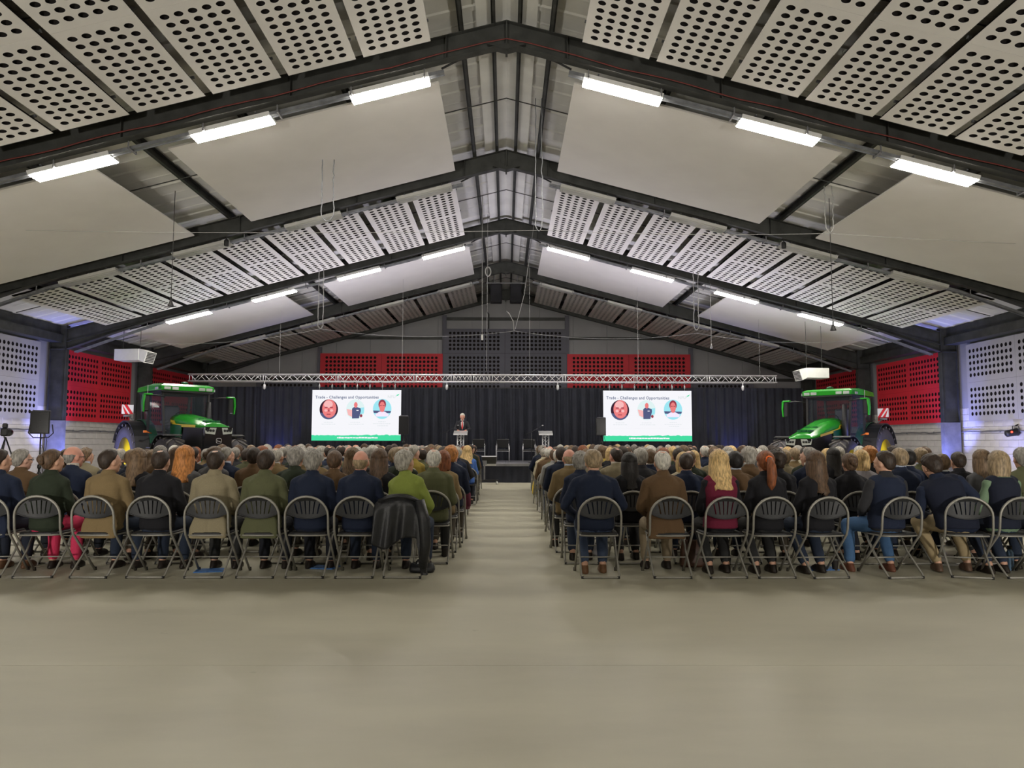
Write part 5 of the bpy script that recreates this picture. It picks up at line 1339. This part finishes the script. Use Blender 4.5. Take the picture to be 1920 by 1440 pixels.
# explicit people: (row, px of the head, side, archetype, hair, haircolour, jacket, extras)
EX = {
 (0, -1): [  # left block, back row: px list from the photo
  (15, 'man_right', 'short', 'dark', 'navy', dict(tc=(.02, .025, .04), sc=(.12, .06, .03))), (108, 'woman_right', 'bun', 'brown', 'dkgreen', dict(tc=(.7, .05, .13))), (218, 'man_right', 'short', 'dark', 'tweed', {}), (311, 'man', 'thin', 'dark', 'black', {}),
  (412, 'man_tail', 'thin', 'dark', 'tan', {}), (505, 'man_tail', 'short', 'dark', 'olive', {}), (592, 'man', 'tousled', 'grey', 'navy', {}), (680, 'man', 'bald', 'sandy', 'navy', dict(skin=3)), (776, 'woman_lean', 'curly', 'silver', 'lime', {})],
 (0, 1): [(1113, 'big_down', 'tousled', 'sandy', 'navy', dict(tc=(.05, .07, .12), sc=(.16, .08, .04))), (1240, 'man_tail', 'thin', 'white', 'brown', dict(tc=(.3, .24, .16))), (1345, 'woman', 'wavy', 'blonde', 'black', dict(vest=(.14, .012, .035))), (1432, 'woman', 'pony', 'auburn', 'black', {}), (1525, 'woman', 'long', 'brown', 'black', {}),
  (1652, 'gilet', 'short', 'dark', 'charcoal', dict(vest=(.012, .018, .04), tc=(.06, .13, .26), sc=(.13, .05, .03))), (1787, 'leaner', 'tousled', 'dark', 'navy', dict(vest=(.009, .012, .026), tc=(.36, .28, .16), sc=(.1, .06, .04))), (1868, 'woman', 'bob', 'sandy', 'sage', dict(vest=(.011, .014, .028))), (1958, 'man', 'short', 'brown', 'olive', {})],
 (1, -1): [(55, 'man_right', 'short', 'grey', 'brown', dict(glasses=True, skin=1)), (150, 'man_right', 'bald', 'grey', 'navy', dict(glasses=True, skin=3)), (268, 'woman', 'long', 'mid', 'black', {}), (355, 'woman', 'wavy', 'ginger', 'grey', {}), (560, 'man', 'tousled', 'grey', 'dkgreen', {}), (632, 'man', 'short', 'brown', 'brown', {}), (714, 'woman', 'long', 'brown', 'black', {}), (815, 'man', 'thin', 'white', 'olive', {})],
 (1, 1): [(1088, 'woman', 'curly', 'grey', 'navy', {}), (1178, 'woman', 'long', 'black', 'black', {}), (1285, 'man', 'crop', 'dark', 'navy', {}), (1376, 'man', 'short', 'black', 'brown', {}), (1455, 'woman', 'curly', 'dark', 'black', {}), (1590, 'woman', 'bun', 'brown', 'black', {}), (1683, 'man', 'short', 'sandy', 'navy', {}), (1765, 'man_right', 'crop', 'mid', 'navy', {}), (1838, 'woman', 'long', 'mid', 'grey', {}), (1915, 'man', 'tousled', 'grey', 'olive', {})],
 (2, -1): [(136, 'man', 'short', 'brown', 'brown', {}), (482, 'man', 'short', 'dark', 'brown', {}), (664, 'woman', 'wavy', 'mid', 'black', {}), (752, 'man', 'thin', 'sandy', 'dkgreen', dict(collar=(.5, .5, .5))), (832, 'woman', 'bob', 'auburn', 'tweed', {})],
 (2, 1): [(1066, 'man', 'bald', 'sandy', 'tweed', dict(skin=3)), (1280, 'woman', 'bob', 'blonde', 'cream', {}), (1200, 'man', 'short', 'silver', 'charcoal', {}), (1612, 'woman', 'bob', 'blonde', 'lilac', {}), (1700, 'man', 'short', 'black', 'navy', {}), (1515, 'man_left', 'short', 'grey', 'navy', {})],
 (3, 1): [(1628, 'man', 'curly', 'ginger', 'black', {})],
 (3, -1): [(222, 'woman', 'curly', 'silver', 'grey', {}), (432, 'man_right', 'short', 'grey', 'navy', {}), (846, 'man', 'curly', 'ginger', 'navy', {})],
 (4, -1): [(172, 'man_right', 'curly', 'mid', 'tan', {})],
 (4, 1): [(1732, 'man', 'short', 'brown', 'navy', {}), (1052, 'man', 'short', 'dark', 'navy', {}), (1560, 'woman', 'long', 'black', 'black', {})],
 (5, 1): [(1047, 'man', 'short', 'white', 'black', {}), (1153, 'man', 'tousled', 'sandy', 'black', {})],
 (6, 1): [(1039, 'man', 'thin', 'brown', 'ltgrey', {})],
 (7, -1): [(857, 'woman', 'curly', 'silver', 'navy', {})],
 (8, 1): [(1028, 'man', 'thin', 'white', 'brown', {})],
 (10, -1): [(877, 'woman', 'wavy', 'blonde', 'blue', {})],
 (10, 1): [(1020, 'woman', 'short', 'silver', 'cream', {})],
 (7, 1): [(1200, 'woman', 'bob', 'silver', 'charcoal', {}), (1370, 'woman', 'bob', 'blonde', 'mustard', {})],
}
EMPTY = {(1, 1): [(1485, 0), (1700, 0)], (2, 1): [(1235, 0), (1600, 0)]}
rg = random.Random(21)
NP = 0
SKIP = set()
FREE_J = list(HC_)
for row in range(17):
    y = ROW0 + RP * row
    for s in (-1, 1):
        ex = sorted(EX.get((row, s), []), key=lambda q: abs(q[0] - 948))
        yh = y + .0
        seats = []
        taken = []
        for e in ex:
            xx = (e[0] - 948) / FPX * (yh + .02); taken.append(xx); seats.append((xx, e))
        full = row == 0 or (row == 1)
        nmax = 11 if row < 2 else 10
        if not full:
            off = rg.uniform(-.05, .05)
            for j in range(nmax):
                xx = s * (.98 + .555 * j) + off + rg.uniform(-.04, .04)
                if all(abs(xx - t) > .47 for t in taken): seats.append((xx, None))
            # keep explicit seats from crowding each other
        seats.sort(key=lambda q: abs(q[0]))
        for j, (xx, e) in enumerate(seats):
            if abs(xx) > 6.7: continue
            where = f'{rowname(row)}, {ORD[j]} from aisle, {SIDE[s]}'
            turn = 0
            if row == 0: turn = {1652: .12, 1787: -.28, 1525: .12, 15: .12, 108: .1}.get(e[0] if e else 0, rg.uniform(-.05, .05)) * 1.0
            cx = xx + {1787: .06, 1868: .05, 776: -.055, 218: -.03, 1113: .03, 1240: .04, 1652: .04, 15: 0}.get(e[0] if e else 0, 0)
            if row <= 4 or j < 2 or (row < 8 and j < 4):
                folding_chair(cx, y, turn + (rg.uniform(-.06, .06) if row else 0), f'grey tubular folding chair, {where}', 'folding chairs in rows', full=row < 5)
            if e:
                arch, hair, hc, jc, kw = e[1:]
            else:
                if rg.random() < .07 and row > 1: continue
                fem = rg.random() < .28
                arch = rg.choice(['woman', 'woman', 'woman_right']) if fem else rg.choice(['man', 'man', 'man', 'man_right', 'man_left', 'big'])
                hair = rg.choice(['long', 'wavy', 'bob', 'bun', 'curly', 'bob', 'long']) if fem else rg.choice(['short', 'short', 'tousled', 'thin', 'bald', 'crop', 'short', 'thin'])
                hc = rg.choice(['brown', 'mid', 'blonde', 'blonde', 'dark', 'silver', 'auburn']) if fem else rg.choice(['grey', 'silver', 'dark', 'brown', 'sandy', 'white', 'dark', 'grey', 'mid'])
                jc = rg.choice(['black', 'navy', 'dkgreen', 'grey', 'brown', 'cream', 'lilac', 'mustard']) if fem else rg.choice(['navy', 'navy', 'charcoal', 'tweed', 'brown', 'olive', 'grey', 'tan', 'black', 'dkgreen'])
                kw = dict(skin=rg.randrange(4))
            col = JC[jc]; v = rg.uniform(.85, 1.15) if not (row < 2) else 1
            sc_ = 1.0 if row == 0 else rg.uniform(.965, 1.03)
            lab = f'{HNAME[hair]} {CN[hc]} hair, {JN[jc]} jacket, {where}'
            if 'vest' in kw: lab = lab.replace(' jacket', {1345: ' top under burgundy vest', 1652: ' top under navy vest', 1787: ' top under navy vest', 1868: ' top under navy vest'}[e[0]]).replace(', empty lectern', ', far lectern').replace('from aisle', 'from aisle')
            if len(lab.replace("'s", 's').split()) > 16: lab = lab.replace('hair, ', 'hair and ').replace(' jacket', '')
            if (row, s, j) in SKIP: continue
            kw = dict(kw)
            if 'woman' not in arch and jc in ('navy', 'charcoal', 'tweed', 'brown', 'tan', 'dkgreen', 'olive') and rg.random() < .6 and row: kw.setdefault('collar', rg.choice([(.5, .5, .5), (.4, .45, .55), (.5, .46, .4)]))
            kw.setdefault('tc', rg.choice([(.02, .022, .03), (.03, .03, .03), (.06, .05, .035), (.025, .035, .06)]))
            person(xx, y + .01, 0, (turn * .8 if row == 0 else rg.uniform(-.12, .12)), arch, hair, HC_[hc], tuple(c * v for c in col), lab, 'seated audience', scale=sc_, hseed=rg.randrange(2), **kw); NP += 1
for (row, s), lst in EMPTY.items():
    pass
print('PEOPLE', NP)
sp = person(-1.58, 27.42, ZS + .49, pi, 'speaker', 'short', HC_['white'], (.022, .022, .028), 'white-haired man in dark suit and red tie speaking at the silver lectern', None, tc=(.02, .02, .025), skin=3, collar=(.6, .6, .6))
g = MB(); rs = []
for (z, hw, y) in ((1.03, .035, .035), (.97, .05, .068), (.86, .045, .078), (.72, .012, .082)):
    y += .022
    rs.append([(-hw, y - .012, z), (0, y + .006, z), (hw, y - .012, z), (hw, y - .03, z), (-hw, y - .03, z)])
g.rings(rs, True, False); part('shirt_front', g, 'paper', sp)
g = MB(); rs = []
for (z, hw, y) in ((1.035, .018, .048), (1.0, .012, .070), (.85, .026, .088), (.74, .022, .092)):
    y += .022
    rs.append([(-hw, y, z), (0, y + .008, z), (hw, y, z), (hw, y - .012, z), (-hw, y - .012, z)])
g.rings(rs, True, False); part('tie', g, 'redp', sp, label='dark red tie')
part('papers', MB().rbox((0, .33, .665), (.3, .2, .006), .002), 'paper', sp) if False else None

# ================================================================ THINGS AROUND THE SEATS
def ppos(px, py): 
    y = HC * FPX / (py - 830); return (px - 948) / FPX * y, y
def cup(px, py, label):
    x, y = ppos(px, py); o = thing('coffee_cup', label, 'cup', (x, y, 0))
    g = MB(); g.lathe([(.026, 0), (.027, .002), (.039, .1), (.041, .105)], 16); part('body', g, 'cup', o)
    g = MB(); g.lathe([(.042, .103), (.042, .112), (.036, .114), (.036, .108)], 16); part('rim', g, 'black', o)
cup(836, 1040, 'black paper coffee cup on the floor of the aisle by the back rows')
cup(1360, 1056, 'black paper cup on floor under the blonde woman with burgundy top')
cup(1559, 1064, 'black paper cup on floor beneath the long brown-haired woman')
cup(449, 1060, 'black paper cup on floor between tan and olive jackets')
cup(293, 1044, 'black paper cup on floor near the tan tweed jacket man')
cup(1030, 972, 'dark paper cup on floor at the aisle edge, middle rows')
def booklet(px, py, m, label, rz, w_=.3, d_=.22):
    x, y = ppos(px, py); o = thing('booklet', label, 'booklet', (x, y, 0), rz)
    g = MB(); g.rbox((0, 0, .004), (w_, d_, .008), .002); part('cover', g, m, o)
    g = MB(); g.rbox((.004, 0, .010), (w_ - .01, d_ - .01, .003), .001); part('pages', g, m, o)
booklet(405, 1066, 'blue', 'blue booklet on floor under chair of the pale tan jacket man', .2)
booklet(615, 1060, 'blue', 'blue booklet on floor under the grey-haired man in navy', -.2)
booklet(1528, 1062, 'blue', 'blue booklet on floor beneath the long brown-haired woman', .1, .38)
booklet(1772, 1055, 'paper', 'white leaflet on floor behind the leaning man', .3, .2, .14)
o = thing('water_bottle', 'dusty blue water bottle standing behind last chair', 'bottle', (*ppos(1886, 1064), 0))
g = MB(); g.lathe([(.034, 0), (.037, .01), (.037, .19), (.02, .225), (.02, .235)], 18); part('body', g, 'bottleblue', o)
g = MB(); g.lathe([(.024, .23), (.024, .265), (.01, .27)], 14); part('cap', g, 'black', o)
# scrunchie on the auburn ponytail
for ob in [q for q in COL.objects if q.name.startswith('person') and 'ponytailed auburn' in q.get('label', '') and 'back row' in q.get('label', '')][:1]:
    g = MB(); g.tube([(.0 + .03 * cos(a), -.13 - .006 * sin(a * 5), .043 + .03 * sin(a)) for a in [2 * pi * k / 20 for k in range(20)]], .011, 7, closed=True)
    so = part('hair_band', g, 'orange', ob, label='bright orange scrunchie'); so.matrix_local = ARCH['woman']['head']
# black jacket hung over the aisle chair
o = thing('hung_jacket', 'black leather jacket draped over the chair of the lime-jumper woman', 'jacket', (-1.10, 7.77, 0))
g = MB(); nx, nz = 26, 22; vs = []
for j in range(nz + 1):
    t = j / nz
    for i in range(nx + 1):
        a = i / nx; x = -.25 + .5 * a; z = .86 - .50 * t
        hem = (.42 * max(0, min(1, (a - .78) * 9)) + .06 * sin(a * 7)) * t
        z -= hem; z = max(z, .05)
        z -= .10 * abs(2 * a - 1) ** 2.5 * (1 - t)
        y = .03 - .055 * min(1, t * 5) - .03 * sin(a * 21 + t * 2) * t - .02 * sin(a * 9 + 1) * t
        x2 = x * (1 + .05 * t) + (.05 * t if a > .72 else 0)
        vs.append((x2, y, z))
V2 = [(a_, b_ + .028, c_) for a_, b_, c_ in vs]
nn = len(vs); fs = []
for j in range(nz):
    for i in range(nx):
        q = (j * (nx + 1) + i, j * (nx + 1) + i + 1, (j + 1) * (nx + 1) + i + 1, (j + 1) * (nx + 1) + i); fs.append(q); fs.append(tuple(nn + k for k in q[::-1]))
bd = [i for i in range(nx + 1)] + [(j + 1) * (nx + 1) + nx for j in range(nz)] + [nz * (nx + 1) + i for i in range(nx - 1, -1, -1)] + [j * (nx + 1) for j in range(nz - 1, 0, -1)]
for k in range(len(bd)): a_, b_ = bd[k], bd[(k + 1) % len(bd)]; fs.append((a_, nn + a_, nn + b_, b_))
g.add(vs + V2, fs, True); M['leather'] = mat('black_leather', (.012, .013, .016), .42, 0, .2, 8, .3, 40)
part('shell', fix_normals(g.mesh('shell', 'leather')), None, o)
g = MB(); g.tube([(.22, -.03, .80), (.27, -.05, .60), (.29, -.05, .35), (.26, -.03, .12)], [.05, .062, .055, .045], 12); part('sleeve', g, 'leather', o)
g = MB(); g.tube([(-.2, -.02, .79), (-.1, -.045, .83), (0, -.05, .845), (.1, -.045, .83), (.2, -.02, .79)], .02, 8); part('collar', g, 'leather', o)
# bags
def bag(x, y, m, label, w_=.3, h_=.26, d_=.14, rz=0):
    o = thing('bag', label, 'bag', (x, y, 0), rz)
    g = MB(); g.loft([(0, 0, .005, w_ * .46, d_ * .46), (0, 0, .03, w_ * .5, d_ * .5), (0, 0, h_ * .6, w_ * .47, d_ * .42), (0, 0, h_ * .92, w_ * .42, d_ * .2), (0, 0, h_, w_ * .40, d_ * .08)], 24, 3.2); part('body', g, m, o)
    for q in (-1, 1):
        g = MB(); g.tube([(-w_ * .22, q * .02, h_ * .9), (-w_ * .2, q * .05, h_ * 1.2), (0, q * .06, h_ * 1.32), (w_ * .2, q * .05, h_ * 1.2), (w_ * .22, q * .02, h_ * .9)], .008, 6); part('handle', g, m, o)
x, y = ppos(795, 1068); bag(x + .0, y, 'leather', 'small black bag on the floor at the aisle end of back row', .28, .1, .16)
x, y = ppos(1303, 1062); bag(x, y + .15, 'brownleather', 'brown leather bag beside the feet of the brown jacket man', .32, .3, .14, .1)
x, y = ppos(885, 938); bag(x, y, 'leather', 'black bag with handles on floor at aisle edge, middle rows', .34, .26, .2, .3)
x, y = ppos(1008, 925); bag(x, y, 'bagyellow', 'yellow cloth bag beside the aisle near the front rows', .3, .34, .2, .3)
x, y = ppos(1122, 1038); bag(x, y, 'board_g', 'pale grey box-like bag under the large man in navy', .26, .16, .16, .3)
o = thing('hung_coat', 'burgundy coat hanging down beside an aisle chair in middle rows', 'coat', (-.68, 13.1, 0))
g = MB(); g.loft([(0, 0, .25, .07, .2), (-.02, 0, .4, .09, .22), (-.06, .02, .6, .07, .18), (-.1, .02, .8, .04, .12)], 18, 2.2); part('cloth', g, 'burgundy', o)
g = MB(); g.tube([(-.03, -.1, .72), (.04, -.16, .5), (.05, -.15, .3)], [.04, .05, .04], 10); part('sleeve', g, 'burgundy', o)
